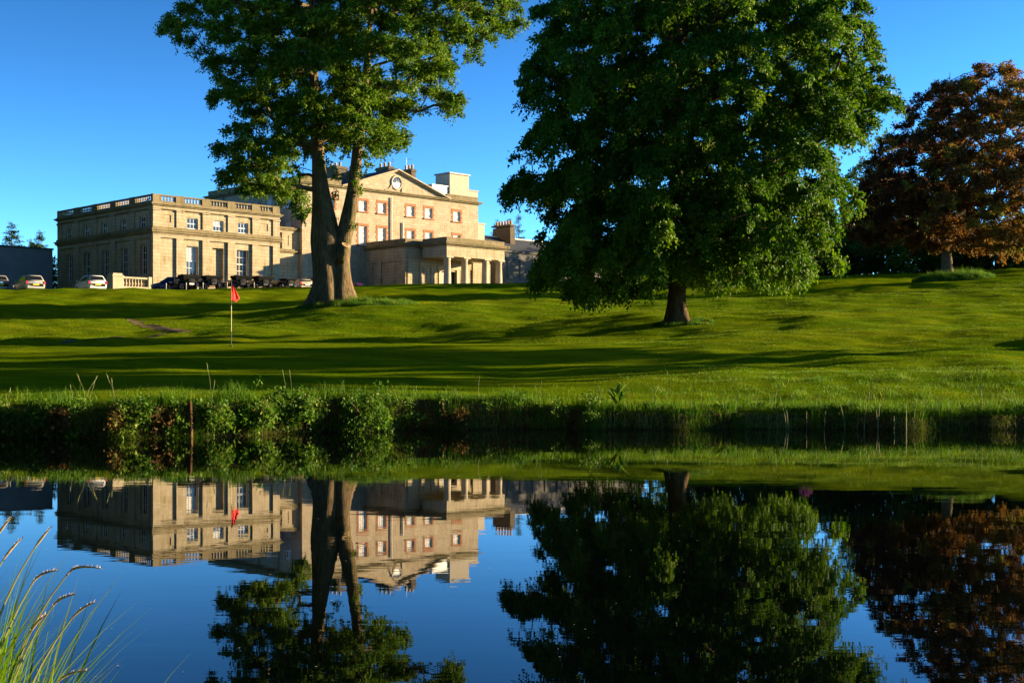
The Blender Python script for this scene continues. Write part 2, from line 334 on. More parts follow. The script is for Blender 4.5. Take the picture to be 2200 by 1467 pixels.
# ------------------------------------------------------------------ terrain (height in metres above the pond)
CTRL = np.array([
 # X, Y, Z
 (-8.84,22.5,.58),(-12.2,31,1.05),(-16.5,42,1.85),(-20.4,52,2.35),(-24.4,62,3.18),(-32.2,82,5.0),(-39.3,100,7.15),(-43,110,7.75),
 (-4.8,22.5,.59),(-6.6,31,1.05),(-9,42,1.88),(-9.7,46,2.0),(-10.5,52,2.12),(-12.4,58,2.75),(-14.1,66,3.55),(-18,84,5.25),(-21.9,102,7.2),(-25.5,118,8.3),
 (-9.62,70,4.7),(-4.9,71,4.75),(-9.5,68.5,4.45),
 (-1.7,24.5,.52),(-2.2,31,1.05),(-3,42,1.88),(-3.7,51.5,2.12),(-4.2,59,3.05),(-5.3,74,4.8),(-8,112,8.25),(-9,126,9.35),
 (0,25.5,.50),(0,32,1.05),(0,42,1.89),(0,47,2.05),(0,52,2.38),(0,60,3.3),(0,80,5.4),(0,125,9.3),
 (3.1,25.5,.46),(3.9,31,1.05),(5.2,41,1.83),(6.72,53,3.07),(9.2,73,4.85),(13.3,105,8.0),
 (6.3,25.5,.40),(7.8,31,1.1),(10.3,41,1.98),(15,60,3.75),(18.2,73,5.1),(16.5,88,5.75),(24.5,98,7.85),
 (31.05,93,7.5),(33.5,99,8.1),
 (9.8,25.5,.36),(11.8,30,1.0),(15.7,40,2.03),(23.6,60,3.97),(30.6,78,6.2),(39.3,100,8.75),
 (17,26,.4),(27,40,2.3),(42,62,5.4),(60,90,9.2),(60,30,1.5),(100,60,5),
 (-17,23,.6),(-28,42,1.9),(-45,70,4.0),(-62,100,7.2),(-60,30,1.2),(-100,60,4),
 # the level ground round the house
 (-45,117,7.95),(-40,118,7.95),(-34,124,8.5),(-30,127,8.75),(-24,134,9.1),(-12,142,9.9),(-2,148,10.2),(-52,140,8.4),(-30,150,9.3),(-5,170,10.2),(20,165,10.3),(40,140,10.2),(60,130,11),
 (-70,125,8.0),(-110,120,8),(0,220,10.6),(-80,220,9.5),(90,220,12),(-200,200,9),(200,200,12),(120,120,11),(-200,60,5),(200,60,7)], float)
def _phi(r2): return 0.5 * r2 * np.log(np.maximum(r2, 1e-9))
_n = len(CTRL); _S = 30.0
_P = CTRL[:, :2] / _S
_K = _phi(((_P[:, None] - _P[None]) ** 2).sum(-1)) + 0.0015 * np.eye(_n)
_Q = np.hstack([np.ones((_n, 1)), _P])
_A = np.block([[_K, _Q], [_Q.T, np.zeros((3, 3))]])
_W = np.linalg.solve(_A, np.concatenate([CTRL[:, 2], np.zeros(3)]))
def _tps(X, Y):
    p = np.stack([X, Y], -1) / _S
    out = np.empty(len(p))
    for i in range(0, len(p), 40000):
        q = p[i:i+40000]
        r2 = ((q[:, None] - _P[None]) ** 2).sum(-1)
        out[i:i+40000] = _phi(r2) @ _W[:_n] + _W[_n] + q @ _W[_n+1:]
    return out
_rs = np.random.RandomState(5)
_WV = [(_rs.uniform(0, 2*np.pi), L, _rs.uniform(0, 2*np.pi), A) for L, A in
       [(19,.040),(14,.034),(10,.026),(7.5,.022),(6,.019),(4.6,.016),(3.4,.0125),(2.6,.012),(1.9,.011),(1.5,.010),(1.1,.008),(.8,.006)] for _ in range(3)]
def und(X, Y):
    z = np.zeros_like(X)
    for ang, L, ph, A in _WV:
        z += A * np.sin((X*np.cos(ang)*0.75 + Y*np.sin(ang)*1.1) * 2*np.pi/L + ph)
    return z
def sstep(a, b, x):
    t = np.clip((x - a) / (b - a), 0, 1); return t*t*(3-2*t)
def shore(X):
    X = np.asarray(X, float)
    return (21.4 + 3.1*sstep(-6.0, -1.5, X) + 0.16*np.sin(X*1.3+1) + 0.10*np.sin(X*3.1+.4) + 0.05*np.sin(X*7.3)
            - 0.4*sstep(-9, -16, X))
def ground_z(X, Y):
    X = np.atleast_1d(np.asarray(X, float)); Y = np.atleast_1d(np.asarray(Y, float))
    t = Y - shore(X)
    Xc = np.clip(X, -220, 220); Yc = np.clip(Y, 20, 240)
    g = _tps(Xc, Yc) + und(X, Y) * (0.35 + 0.65*sstep(0, 8, t)) * (1 - 0.62*sstep(6, 1, X)*sstep(24.5, 27, Y)*sstep(52, 46, Y)) * (1 - 0.8*sstep(108, 118, Y))
    g = np.maximum(g, 0.25)
    lip = -0.45 + (g + 0.45) * sstep(-0.12, 0.22, t)
    far = np.where(t < -0.12, -0.6, lip)
    near = np.where(Y < 2.2, 0.22 + 0.2*und(X*3, Y*3), 0.22 - 0.9*sstep(2.2, 2.9, Y))
    return np.where(Y < 8, near, far)
def gz(x, y): return float(ground_z(x, y)[0])

def spaced(segs):
    out = []
    for a, b, s in segs: out += list(np.arange(a, b - 1e-6, s))
    return np.array(out + [segs[-1][1]])
xs = spaced([(-1500,-300,300),(-300,-110,20),(-110,-46,2.5),(-46,46,0.40),(46,110,2.5),(110,300,20),(300,1500,300)])
near_rows = spaced([(-1200,-200,250),(-200,-20,20),(-20,0,2),(0,1.8,.3),(1.8,2.9,.12)])
ts = spaced([(-.5,-.14,.12),(-.14,.3,.04),(.3,1.2,.1),(1.2,30,.22),(30,60,.4),(60,110,.9),(110,160,3),(160,300,20),(300,2500,300)])
rows = []
for y in near_rows: rows.append(np.stack([xs, np.full_like(xs, y)], -1))
for t_ in ts: rows.append(np.stack([xs, shore(xs)*max(0, 1-max(t_,0)/200) + 23*min(1, max(t_,0)/200) + t_], -1))
grid = np.array(rows); nr, nc = grid.shape[:2]
XY = grid.reshape(-1, 2)
Zg = ground_z(XY[:, 0], XY[:, 1])
idx = np.arange(nr*nc).reshape(nr, nc)
Fg = np.stack([idx[:-1,:-1], idx[:-1,1:], idx[1:,1:], idx[1:,:-1]], -1).reshape(-1, 4)
tag(link('ground', np_mesh('ground', np.column_stack([XY, Zg]), Fg, M['ground'], smooth=True)), kind='structure')

g = G(); g.quad((-160,0.6,0),(160,0.6,0),(160,25.8,0),(-160,25.8,0))
tag(g.obj('pond_water', M['water']), kind='structure')

def strip(name, pts, widths, mat, lift=0.012, n=40):
    """a worn strip that follows the ground"""
    P = np.array(pts, float); s = np.linspace(0, len(P)-1, n)
    C = np.column_stack([np.interp(s, np.arange(len(P)), P[:, 0]), np.interp(s, np.arange(len(P)), P[:, 1])])
    Wd = np.interp(s, np.arange(len(P)), widths)
    T = np.gradient(C, axis=0); T /= np.linalg.norm(T, axis=1, keepdims=True); Nn = np.column_stack([-T[:, 1], T[:, 0]])
    rr = np.random.RandomState(len(pts)); k = 7
    V = []
    for j in range(k):
        f = (j/(k-1) - .5) * Wd * (1 + (.25*rr.randn(n) if j in (0, k-1) else 0))
        V.append(C + Nn * f[:, None])
    V = np.array(V).transpose(1, 0, 2).reshape(-1, 2)
    z = ground_z(V[:, 0], V[:, 1]) + lift
    ii = np.arange(n*k).reshape(n, k)
    Ff = np.stack([ii[:-1,:-1], ii[:-1,1:], ii[1:,1:], ii[1:,:-1]], -1).reshape(-1, 4)
    return tag(link(name, np_mesh(name, np.column_stack([V, z]), Ff, mat, smooth=True)), kind='structure')
strip('path', [(-20.5,68.5),(-18,63.5),(-15.6,59.6),(-14.4,57.6)], [0.3,0.7,0.9,0.5], M['dirt'])
strip('worn_track', [(-15.2,57.0),(-16.2,53),(-16.9,50),(-16.8,46.6)], [0.5,0.4,0.35,0.2], M['dirt'])
strip('drive', [(-75,119),(-46,119.5),(-36,122),(-27,128.5),(-19,137),(-11,144),(-1,150),(12,158)], [9,9,8,7,6,6,7,6], M['gravel'], 0.02, 60)

# ------------------------------------------------------------------ the house (local frame: a along the fronts, b into the depth, z up)
P0 = (-36.357, 132.0); R45 = math.pi / 4; C45 = math.cos(R45)
def wpos(a, b, z): return (P0[0] + C45*(a - b), P0[1] + C45*(a + b), z)
def building(name, a, b, z, label, cat='building'):
    e = empty(name, wpos(a, b, z), R45, label, cat); e['_o'] = (a, b, z); return e
def add(gm, name, mat, root, smooth=False, parent=None):
    return gm.obj(name, mat, parent or root, smooth, off=tuple(root['_o']))

def relief(gm, rects, put):
    """facade whose depth is painted rectangle by rectangle; steps get their side faces"""
    S = sorted({r[0] for r in rects} | {r[1] for r in rects}); Zs = sorted({r[2] for r in rects} | {r[3] for r in rects})
    def depth(s, z):
        d = None
        for s0, s1, z0, z1, dd in rects:
            if s0 < s < s1 and z0 < z < z1: d = dd
        return d
    ns, nz = len(S)-1, len(Zs)-1
    Dm = [[depth((S[i]+S[i+1])/2, (Zs[k]+Zs[k+1])/2) for k in range(nz)] for i in range(ns)]
    for i in range(ns):
        for k in range(nz):
            d = Dm[i][k]
            if d is None: continue
            s0, s1, z0, z1 = S[i], S[i+1], Zs[k], Zs[k+1]
            gm.quad(put(s0,z0,d), put(s1,z0,d), put(s1,z1,d), put(s0,z1,d))
            if i+1 < ns and Dm[i+1][k] is not None and Dm[i+1][k] != d:
                e = Dm[i+1][k]; gm.quad(put(s1,z0,d), put(s1,z0,e), put(s1,z1,e), put(s1,z1,d))
            if k+1 < nz and Dm[i][k+1] is not None and Dm[i][k+1] != d:
                e = Dm[i][k+1]; gm.quad(put(s0,z1,d), put(s1,z1,d), put(s1,z1,e), put(s0,z1,e))
    return gm

def sash_window(root, put, s0, s1, z0, z1, d, cols, rows, sill=None, blind=0.5, sill_mat='white', fr=0.07):
    """sash window at depth d: frame with glazing bars > pane, blind, sill"""
    def bx(gm, a0, a1, c0, c1, d0, d1):
        P = [put(a0,c0,d0),put(a1,c0,d0),put(a1,c0,d1),put(a0,c0,d1),put(a0,c1,d0),put(a1,c1,d0),put(a1,c1,d1),put(a0,c1,d1)]
        n = len(gm.v); gm.v += P
        gm.f += [(n,n+3,n+2,n+1),(n+4,n+5,n+6,n+7),(n,n+1,n+5,n+4),(n+1,n+2,n+6,n+5),(n+2,n+3,n+7,n+6),(n+3,n,n+4,n+7)]
    gm = G()
    bx(gm, s0, s0+fr, z0, z1, d-.07, d+.03); bx(gm, s1-fr, s1, z0, z1, d-.07, d+.03)
    bx(gm, s0+fr, s1-fr, z1-fr, z1, d-.069, d+.03); bx(gm, s0+fr, s1-fr, z0, z0+fr*1.4, d-.069, d+.03)
    zm = (z0+z1)/2; bx(gm, s0+fr, s1-fr, zm-.035, zm+.035, d-.055, d+.02)
    for c in range(1, cols):
        s = s0 + fr + (s1-s0-2*fr)*c/cols; bx(gm, s-.018, s+.018, z0+fr*1.4, z1-fr, d-.045, d+.012)
    for r in range(1, rows):
        z = z0 + fr + (z1-z0-2*fr)*r/rows
        if abs(z-zm) > .06: bx(gm, s0+fr, s1-fr, z-.018, z+.018, d-.044, d+.011)
    w = add(gm, 'window', M['white'], root)
    p = G().quad(put(s0+.02,z0+.02,d), put(s1-.02,z0+.02,d), put(s1-.02,z1-.02,d), put(s0+.02,z1-.02,d))
    add(p, 'pane', M['glass'], root, parent=w)
    if blind > 0:
        zb = z1 - (z1-z0)*blind
        b_ = G().quad(put(s0+.05,zb,d-.012), put(s1-.05,zb,d-.012), put(s1-.05,z1-.05,d-.012), put(s0+.05,z1-.05,d-.012))
        add(b_, 'blind', M['blind'], root, parent=w)
    if sill is not None:
        gs = G(); bx(gs, s0-sill, s1+sill, z0-.12, z0, d-.32, d); add(gs, 'sill', M[sill_mat], root, parent=w)
    return w

# ---- pavilion wing on the left
ZB = 7.6
pav = building('pavilion', 0, 0, 8.6, 'pale sandstone pavilion with balustraded flat roof and pilasters, left of the house')
PW, PL = 15.4, 21.07
fbays = [(0.84,2.68),(3.50,5.75),(6.57,8.82),(9.63,11.87),(12.70,14.54)]
sbays = [(0.78,3.85),(4.75,7.92),(8.80,11.95),(12.85,16.05),(16.95,20.2)]
fput = lambda s, z, d: (s, d, z); sput = lambda s, z, d: (d, s, z)
bput = lambda s, z, d: (s, PL-d, z); rput = lambda s, z, d: (PW-d, s, z)
UD, LD = 0.13, 0.22
def pav_rects(width, bays, wins_u, wins_l, slots):
    R = [(0, width, ZB, 17.72, 0.0)]
    for s0, s1 in bays: R += [(s0, s1, 15.6, 17.37, UD), (s0, s1, ZB, 14.52, LD)]
    for s0, s1 in wins_u: R.append((s0, s1, 15.60, 16.75, UD+.28))
    for s0, s1 in wins_l: R.append((s0, s1, 10.80, 13.85, LD+.42))
    for s0, s1, z0, z1, d in slots: R.append((s0, s1, z0, z1, d))
    return R
fwu = [(4.0,5.28),(7.1,8.36),(10.16,11.43)]; fwl = [(3.98,5.36),(10.05,11.5)]
gw = G()
relief(gw, pav_rects(PW, fbays, fwu, fwl, [(1.35,2.12,16.1,16.85,UD+.07),(13.1,13.95,16.1,16.85,UD+.07),(7.05,8.42,ZB,13.86,LD+.42)]), fput)
mids = [(a+b)/2 for a, b in sbays]
swu = [(m-.64, m+.64) for m in mids]; swl = [(m-.72, m+.72) for m in mids]
relief(gw, pav_rects(PL, sbays, swu, swl, []), sput)
relief(gw, [(0,PW,ZB,17.72,0)], bput); relief(gw, [(0,PL,ZB,17.72,0)], rput)
add(gw, 'wall', M['pav'], pav)
c = G()
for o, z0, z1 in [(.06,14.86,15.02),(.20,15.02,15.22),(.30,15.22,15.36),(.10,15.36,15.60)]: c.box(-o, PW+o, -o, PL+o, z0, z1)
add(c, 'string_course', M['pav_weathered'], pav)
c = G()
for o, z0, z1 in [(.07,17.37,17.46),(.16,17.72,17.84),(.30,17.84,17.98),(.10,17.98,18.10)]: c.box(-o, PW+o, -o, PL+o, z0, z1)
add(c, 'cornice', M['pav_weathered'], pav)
for s0, s1 in [(0,.84),(2.68,3.5),(5.75,6.57),(8.82,9.63),(11.87,12.7),(14.54,15.4)]: add(G().box(s0-.05, s1+.05, -.09, .1, 17.23, 17.365), 'pilaster_cap', M['pav'], pav)
for s0, s1 in [(.11,.78),(3.85,4.75),(7.92,8.8),(11.95,12.85),(16.05,16.95),(20.2,21.07)]: add(G().box(-.09, .1, s0-.05, s1+.05, 17.231, 17.364), 'pilaster_cap', M['pav'], pav)
c = G(); c.box(.2, PW-.2, .2, PL-.2, 18.09, 18.13); add(c, 'roof', M['lead'], pav)
# balustrade: rails, pedestals and single balusters
fp = [(-.02,.86),(2.62,3.56),(5.70,6.62),(8.77,9.68),(11.82,12.75),(14.5,15.42)]
sp_ = [(-.02,.9),(3.7,4.9),(7.77,8.95),(11.8,13.0),(15.9,17.1),(20.05,21.09)]
bal = G()
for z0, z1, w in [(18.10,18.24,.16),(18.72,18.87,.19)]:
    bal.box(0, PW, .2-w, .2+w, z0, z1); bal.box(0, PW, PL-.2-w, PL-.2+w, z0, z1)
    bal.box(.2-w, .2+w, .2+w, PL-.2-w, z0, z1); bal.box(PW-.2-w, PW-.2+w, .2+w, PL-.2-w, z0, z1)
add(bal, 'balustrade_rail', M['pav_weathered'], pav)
for s0, s1 in fp:
    for y in (.2, PL-.2): add(G().box(s0, s1, y-.21, y+.21, 18.095, 18.885), 'pedestal', M['pav_weathered'], pav)
for s0, s1 in sp_[1:-1]:
    for x in (.2, PW-.2): add(G().box(x-.21, x+.21, s0, s1, 18.095, 18.885), 'pedestal', M['pav_weathered'], pav)
bprof = [(.085,0),(.085,.05),(.05,.07),(.10,.17),(.105,.22),(.05,.36),(.05,.40),(.085,.42),(.085,.48)]
bal_me = G().lathe(bprof, n=8).mesh('baluster', M['pav'], True)
def baluster(x, y, z, root, me=bal_me):
    o = link('baluster', me, root); oo = root['_o']; o.location = (x-oo[0], y-oo[1], z-oo[2]); return o
for i in range(5):
    s0, s1 = fp[i][1], fp[i+1][0]; k = 5 if i in (0, 4) else 6
    for j in range(k):
        s = s0 + (s1-s0)*(j+.5)/k
        baluster(s, .2, 18.24, pav); baluster(s, PL-.2, 18.24, pav)
    s0, s1 = sp_[i][1], sp_[i+1][0]
    for j in range(8):
        s = s0 + (s1-s0)*(j+.5)/8
        baluster(.2, s, 18.24, pav); baluster(PW-.2, s, 18.24, pav)
for k, (s0, s1) in enumerate(fwu): sash_window(pav, fput, s0, s1, 15.60, 16.75, UD+.24, 3, 2, None, [.0,.45,.0][k])
for k, (s0, s1) in enumerate(fwl): sash_window(pav, fput, s0, s1, 10.80, 13.85, LD+.38, 3, 4, None, [.5,.0][k])
for s0, s1 in swu: sash_window(pav, sput, s0, s1, 15.60, 16.75, UD+.24, 3, 2, None, 0)
for s0, s1 in swl: sash_window(pav, sput, s0, s1, 10.80, 13.85, LD+.38, 3, 4, None, 0)
pp = G().tube([(-.1,.55,17.2),(-.1,.55,10)], [.05,.05], 6); add(pp, 'downpipe', M['lead'], pav)

# ---- main block
HB, HA0, HA1, HB1 = 1.5, 19.47, 46.8, 21.0
house = building('mansion', HA0, HB, 9.6, 'three storey sandstone mansion with pediment and red window surrounds behind the oak', 'mansion')
hput = lambda s, z, d: (s, HB+d, z); hsput = lambda s, z, d: (HA0+d, s, z)
ucols = [23.42, 28.14, 31.03, 35.49, 38.41, 43.1]
R = [(HA0, HA1, 7.6, 22.05, 0.0)]
for c_ in ucols: R += [(c_-.6, c_+.6, 19.6, 20.85, .26), (c_-.6, c_+.6, 15.62, 17.88, .26)]
gw = G(); relief(gw, R, hput)
scol = [4.2, 8.0, 12.0, 16.0, 19.2]
R = [(HB, HB1, 7.6, 22.05, 0.0)]
for c_ in scol: R += [(c_-.55, c_+.55, 19.6, 20.85, .22), (c_-.55, c_+.55, 15.62, 17.88, .22)]
relief(gw, R, hsput)
relief(gw, [(HB,HB1,7.6,22.05,0)], lambda s,z,d: (HA1, s, z)); relief(gw, [(HA0,HA1,7.6,22.05,0)], lambda s,z,d: (s, HB1, z))
add(gw, 'wall', M['house'], house)
for c_ in ucols:
    for z0, z1, rw in [(19.6,20.85,3),(15.62,17.88,4)]:
        sash_window(house, hput, c_-.6, c_+.6, z0, z1, .2, 3, rw, None, .98)
        s = G()
        for e in (-1, 1):
            zz = z0
            k = 0
            while zz < z1 - .05:
                zt = min(zz+.31, z1); wq = .20 + (.14 if k % 2 else 0)
                x0, x1 = (c_-.6-wq, c_-.6) if e < 0 else (c_+.6, c_+.6+wq)
                s.box(x0, x1, HB-.025, HB+.02, zz+.006, zt); zz = zt; k += 1
        s.box(c_-.88, c_+.88, HB-.03, HB+.02, z1+.004, z1+.27)
        add(s, 'surround', M['redstone'], house)
        add(G().box(c_-.85, c_+.85, HB-.14, HB+.15, z0-.17, z0-.002), 'sill', M['redstone'], house)
for c_ in scol:
    for z0, z1, rw in [(19.6,20.85,3),(15.62,17.88,4)]: sash_window(house, hsput, c_-.55, c_+.55, z0, z1, .17, 3, rw, .1, .4)
c = G()
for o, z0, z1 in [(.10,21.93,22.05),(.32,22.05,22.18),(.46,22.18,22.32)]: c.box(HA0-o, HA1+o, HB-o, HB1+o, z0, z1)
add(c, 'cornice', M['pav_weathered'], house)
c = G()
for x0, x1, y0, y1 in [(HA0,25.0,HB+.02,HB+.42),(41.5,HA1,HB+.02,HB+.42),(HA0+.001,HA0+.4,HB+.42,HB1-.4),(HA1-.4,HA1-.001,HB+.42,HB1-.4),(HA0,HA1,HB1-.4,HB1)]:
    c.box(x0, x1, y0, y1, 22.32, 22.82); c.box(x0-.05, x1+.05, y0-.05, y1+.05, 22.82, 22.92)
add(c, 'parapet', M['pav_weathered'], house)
# pediment
PC, PH0, PH1 = 33.27, 8.1, 25.09
t = G(); t.prism([(PC-PH0+.2,22.32),(PC+PH0-.2,22.32),(PC,24.86)], HB-.02, HB+.6); add(t, 'pediment', M['house'], house)
for e in (-1, 1):
    r = G()
    for off, th, pr in [(0.0,.16,.52),(-.16,.14,.36)]:
        p = [(PC+e*(PH0+.35), 22.33+off+.0), (PC, PH1+off), (PC, PH1+off-th), (PC+e*(PH0+.35), 22.33+off-th+.0)]
        r.prism(p if e < 0 else p[::-1], HB-pr, HB+.7)
    add(r, 'raking_cornice', M['house'], house)
    rf = G(); rf.quad((PC+e*(PH0+.2), HB-.3, 22.42), (PC, HB-.3, PH1+.05), (PC, 12, PH1+.05), (PC+e*(PH0+.2), 12, 22.42)); add(rf, 'roof_slope', M['slate'], house)
rf = G()   # low hipped roof behind the parapet
x0,x1,y0,y1 = HA0+.5,HA1-.5,HB+.6,HB1-.5
rf.quad((x0,y0,22.4),(x1,y0,22.4),(x1-8,y0+8,24.3),(x0+8,y0+8,24.3)); rf.quad((x1,y0,22.4),(x1,y1,22.4),(x1-8,y1-8,24.3),(x1-8,y0+8,24.3))
rf.quad((x1,y1,22.4),(x0,y1,22.4),(x0+8,y1-8,24.3),(x1-8,y1-8,24.3)); rf.quad((x0,y1,22.4),(x0,y0,22.4),(x0+8,y0+8,24.3),(x0+8,y1-8,24.3))
rf.quad((x0+8,y0+8,24.3),(x1-8,y0+8,24.3),(x1-8,y1-8,24.3),(x0+8,y1-8,24.3)); add(rf, 'roof', M['slate'], house)
# round window with its moulded ring and scrolls
ring = G(); nseg = 28; cz = 23.45
for k in range(nseg):
    a0, a1 = 2*math.pi*k/nseg, 2*math.pi*(k+1)/nseg
    pr = [(.66,-.04),(.70,-.14),(.84,-.16),(.92,-.06),(.92,.0)]
    for (r0, d0), (r1, d1) in zip(pr[:-1], pr[1:]):
        ring.quad((PC+r0*math.cos(a0),HB-.02+d0,cz+r0*math.sin(a0)),(PC+r0*math.cos(a1),HB-.02+d0,cz+r0*math.sin(a1)),(PC+r1*math.cos(a1),HB-.02+d1,cz+r1*math.sin(a1)),(PC+r1*math.cos(a0),HB-.02+d1,cz+r1*math.sin(a0)))
rw = add(ring, 'round_window', M['palestone'], house, True)
dk = G(); dk.quad(*[(PC+.68*math.cos(2*math.pi*k/24), HB-.05, cz+.68*math.sin(2*math.pi*k/24)) for k in range(24)]); add(dk, 'pane', M['glass'], house, parent=rw)
br_ = G()
for k in range(7):
    a = math.pi*k/6; br_.tube([(PC,HB-.07,cz),(PC+.66*math.cos(a),HB-.07,cz+.66*math.sin(a))],[.022,.022],4)
br_.quad(*[(PC+.62*math.cos(math.pi+math.pi*k/16), HB-.062, cz-.02+.62*math.sin(math.pi+math.pi*k/16)) for k in range(17)])
add(br_, 'glazing_bar', M['white'], house, parent=rw)
for e in (-1, 1):
    sc_ = G(); sc_.prism([(PC+e*x, z) for x, z in ([(.72,22.36),(1.95,22.36),(1.75,22.5),(1.35,22.62),(1.05,22.85),(.86,23.2),(.80,23.0)][::e])], HB-.14, HB-.02); add(sc_, 'scroll', M['house'], house)
# downpipes
add(G().tube([(32.38,HB-.14,21.6),(32.38,HB-.14,9.5)],[.09,.09],8), 'downpipe', M['pipe'], house)
add(G().tube([(34.2,HB-.14,18.75),(34.2,HB-.14,9.5)],[.09,.09],8), 'downpipe', M['pipe'], house)
for yb in (6.0, 10.0, 17.5): add(G().tube([(HA0-.12,yb,21.9),(HA0-.12,yb,9.5)],[.08,.08],6), 'downpipe', M['lead'], house)
# chimneys
def chimney(x0, x1, y0, y1, z0, z1, npots, ph=.55):
    s = G().box(x0, x1, y0, y1, z0, z1-.32).box(x0-.12, x1+.12, y0-.12, y1+.12, z1-.32, z1-.16).box(x0-.05, x1+.05, y0-.05, y1+.05, z1-.16, z1)
    st = add(s, 'chimney', M['stack'], house)
    for k in range(npots):
        y = y0 + (y1-y0)*(k+.5)/npots
        add(G().lathe([(.17,0),(.15,ph*.8),(.18,ph*.82),(.18,ph)], ((x0+x1)/2, y, z1), 9), 'chimney_pot', M['pot'], house, True, parent=st)
chimney(35.0,35.75,5.0,7.5,24.0,26.05,3)
chimney(38.64,39.35,5.0,6.75,22.6,26.12,3)
chimney(29.3,30.9,8.0,10.6,22.6,25.8,3)
chimney(32.6,33.2,9.5,10.4,24.6,25.75,1)
add(G().box(36.0,36.7,5.2,6.2,24.0,25.75), 'roof_vent', M['pav_weathered'], house)
# lift tower, rear blocks at the right end
lt = add(G().box(43.3,46.6,3.0,5.7,22.4,25.80), 'lift_tower', M['pale'], house)
add(G().box(43.15,46.75,2.85,5.85,25.80,25.98), 'lift_tower_cap', M['lead'], house)
add(G().box(40.5,43.2,3.2,5.0,22.4,24.1).box(40.4,43.25,3.1,5.1,24.1,24.2), 'dormer', M['white'], house)
add(G().box(44.5,48.75,3.6,14,8.0,24.05).box(44.4,48.87,3.5,14.1,24.05,24.17), 'rear_block', M['pale'], house)
add(G().box(46.0,50.9,4.6,14.5,8.0,20.05).box(45.9,51.05,4.5,14.6,20.05,20.2), 'rear_annexe', M['pale'], house)
# aerials
ae = G(); ax, ay = 35.9, 5.3
ae.tube([(ax,ay,25.7),(ax,ay,27.2)],[.02,.02],4)
for z, l in [(26.7,.35),(26.9,.25),(27.1,.18)]: ae.tube([(ax-l,ay,z),(ax+l,ay,z)],[.015,.015],4); ae.tube([(ax,ay-l,z+.02),(ax,ay+l,z+.02)],[.015,.015],4)
add(ae, 'aerial', M['metal'], house)
ae = G(); ae.tube([(38.6,5.9,26.0),(38.6,5.9,27.55)],[.05,.04],6); add(ae, 'aerial_pole', M['white'], house)
ae = G(); ae.tube([(38.5,5.9,27.4),(39.7,5.9,27.5)],[.018,.018],4)
for k in range(6): ae.tube([(38.7+.18*k,5.7,27.42+.015*k),(38.7+.18*k,6.1,27.42+.015*k)],[.012,.012],4)
add(ae, 'aerial', M['metal'], house)
add(G().tube([(42.9,3.6,24.2),(42.9,3.6,26.9)],[.02,.015],4), 'aerial', M['metal'], house)

# ---- low link wall between pavilion and main block
lk = building('link_wall', 15.45, 2.0, 9.0, 'low stone link wall with slit panel between pavilion and mansion', 'wall')
lput = lambda s, z, d: (s, 2.0+d, z)
gw = G(); relief(gw, [(15.45,19.45,7.6,16.6,0),(15.6,18.75,14.55,16.35,.16),(17.15,18.45,14.55,16.35,0.02),(17.9,18.02,14.9,16.1,.2)], lput)
gw.quad((15.45,2.0,16.6),(19.45,2.0,16.6),(19.45,4,16.6),(15.45,4,16.6)); add(gw, 'wall', M['pav'], lk)
c = G()
for o, z0, z1 in [(.10,16.6,16.75),(.2,16.75,16.88),(.06,16.88,17.0)]: c.box(15.42, 19.46, 2.0-o, 3.5, z0, z1)
for o, z0, z1 in [(.10,14.08,14.22),(.24,14.22,14.36),(.08,14.36,14.54)]: c.box(15.42, 19.46, 2.0-o, 2.3, z0, z1)
add(c, 'cornice', M['pav_weathered'], lk)

# ---- entrance porch
VA0, VA1, VB = 28.68, 42.0, -5.58
PA0, PA1, PB = 30.77, 39.90, -10.28
po = building('entrance_porch', VA0, PB, 9.8, 'sandstone entrance porch with four columns in front of the mansion', 'porch')
vput = lambda s, z, d: (s, VB+d, z); vsput = lambda s, z, d: (VA0+d, s, z)
gw = G()
relief(gw, [(VA0,VA1,8,13.86,0),(33.6,37.2,8,12.9,.06),(34.2,36.6,8,12.55,.5),(31.0,32.6,9.9,12.9,.08),(38.1,39.7,9.9,12.9,.08)], vput)
relief(gw, [(VB,HB,8,13.86,0),(-4.3,-1.2,8,13.5,.16),(-0.4,0.4,8,13.5,.16)], vsput)
relief(gw, [(VB,HB,8,13.86,0)], lambda s,z,d: (VA1, s, z)); add(gw, 'wall', M['pav'], po)
def entab(x0, x1, y0, y1, name, thick=None):
    e = G()
    e.box(x0, x1, y0, y1, 13.80, 14.35); e.box(x0-.03, x1+.03, y0-.03, y1+.03, 14.35, 14.42); e.box(x0+.01, x1-.01, y0+.01, y1-.01, 14.42, 15.02)
    add(e, name, M['pav'], po)
    e = G(); e.box(x0-.18, x1+.18, y0-.18, y1+.18, 15.02, 15.16); e.box(x0-.42, x1+.42, y0-.42, y1+.42, 15.16, 15.34); e.box(x0-.5, x1+.5, y0-.5, y1+.5, 15.34, 15.48)
    e.box(x0+.02, x1-.02, y0+.02, y1-.02, 15.48, 15.98); add(e, 'cornice', M['pav_weathered'], po)
entab(VA0, VA1, VB, HB-.02, 'entablature')
entab(PA0, PA1, PB, VB-.52, 'portico_entablature')
cprof = [(.50,0),(.50,.12),(.44,.16),(.47,.26),(.42,.34),(.42,1.3),(.36,3.42),(.40,3.45),(.40,3.50),(.36,3.52),(.44,3.62),(.47,3.68)]
col_me = G().lathe([(r, z) for r, z in cprof], n=20).mesh('column', M['palestone'], True)
cap_me = G().box(-.52,.52,-.52,.52,3.68,3.83).mesh('abacus', M['palestone'])
for a_, b_ in [(31.28,-9.8),(33.93,-9.8),(37.2,-9.8),(39.42,-9.8)]:
    o = link('column', col_me, po); o.location = (a_-VA0, b_-PB, 9.98-9.8)
    q = link('abacus', cap_me, o)
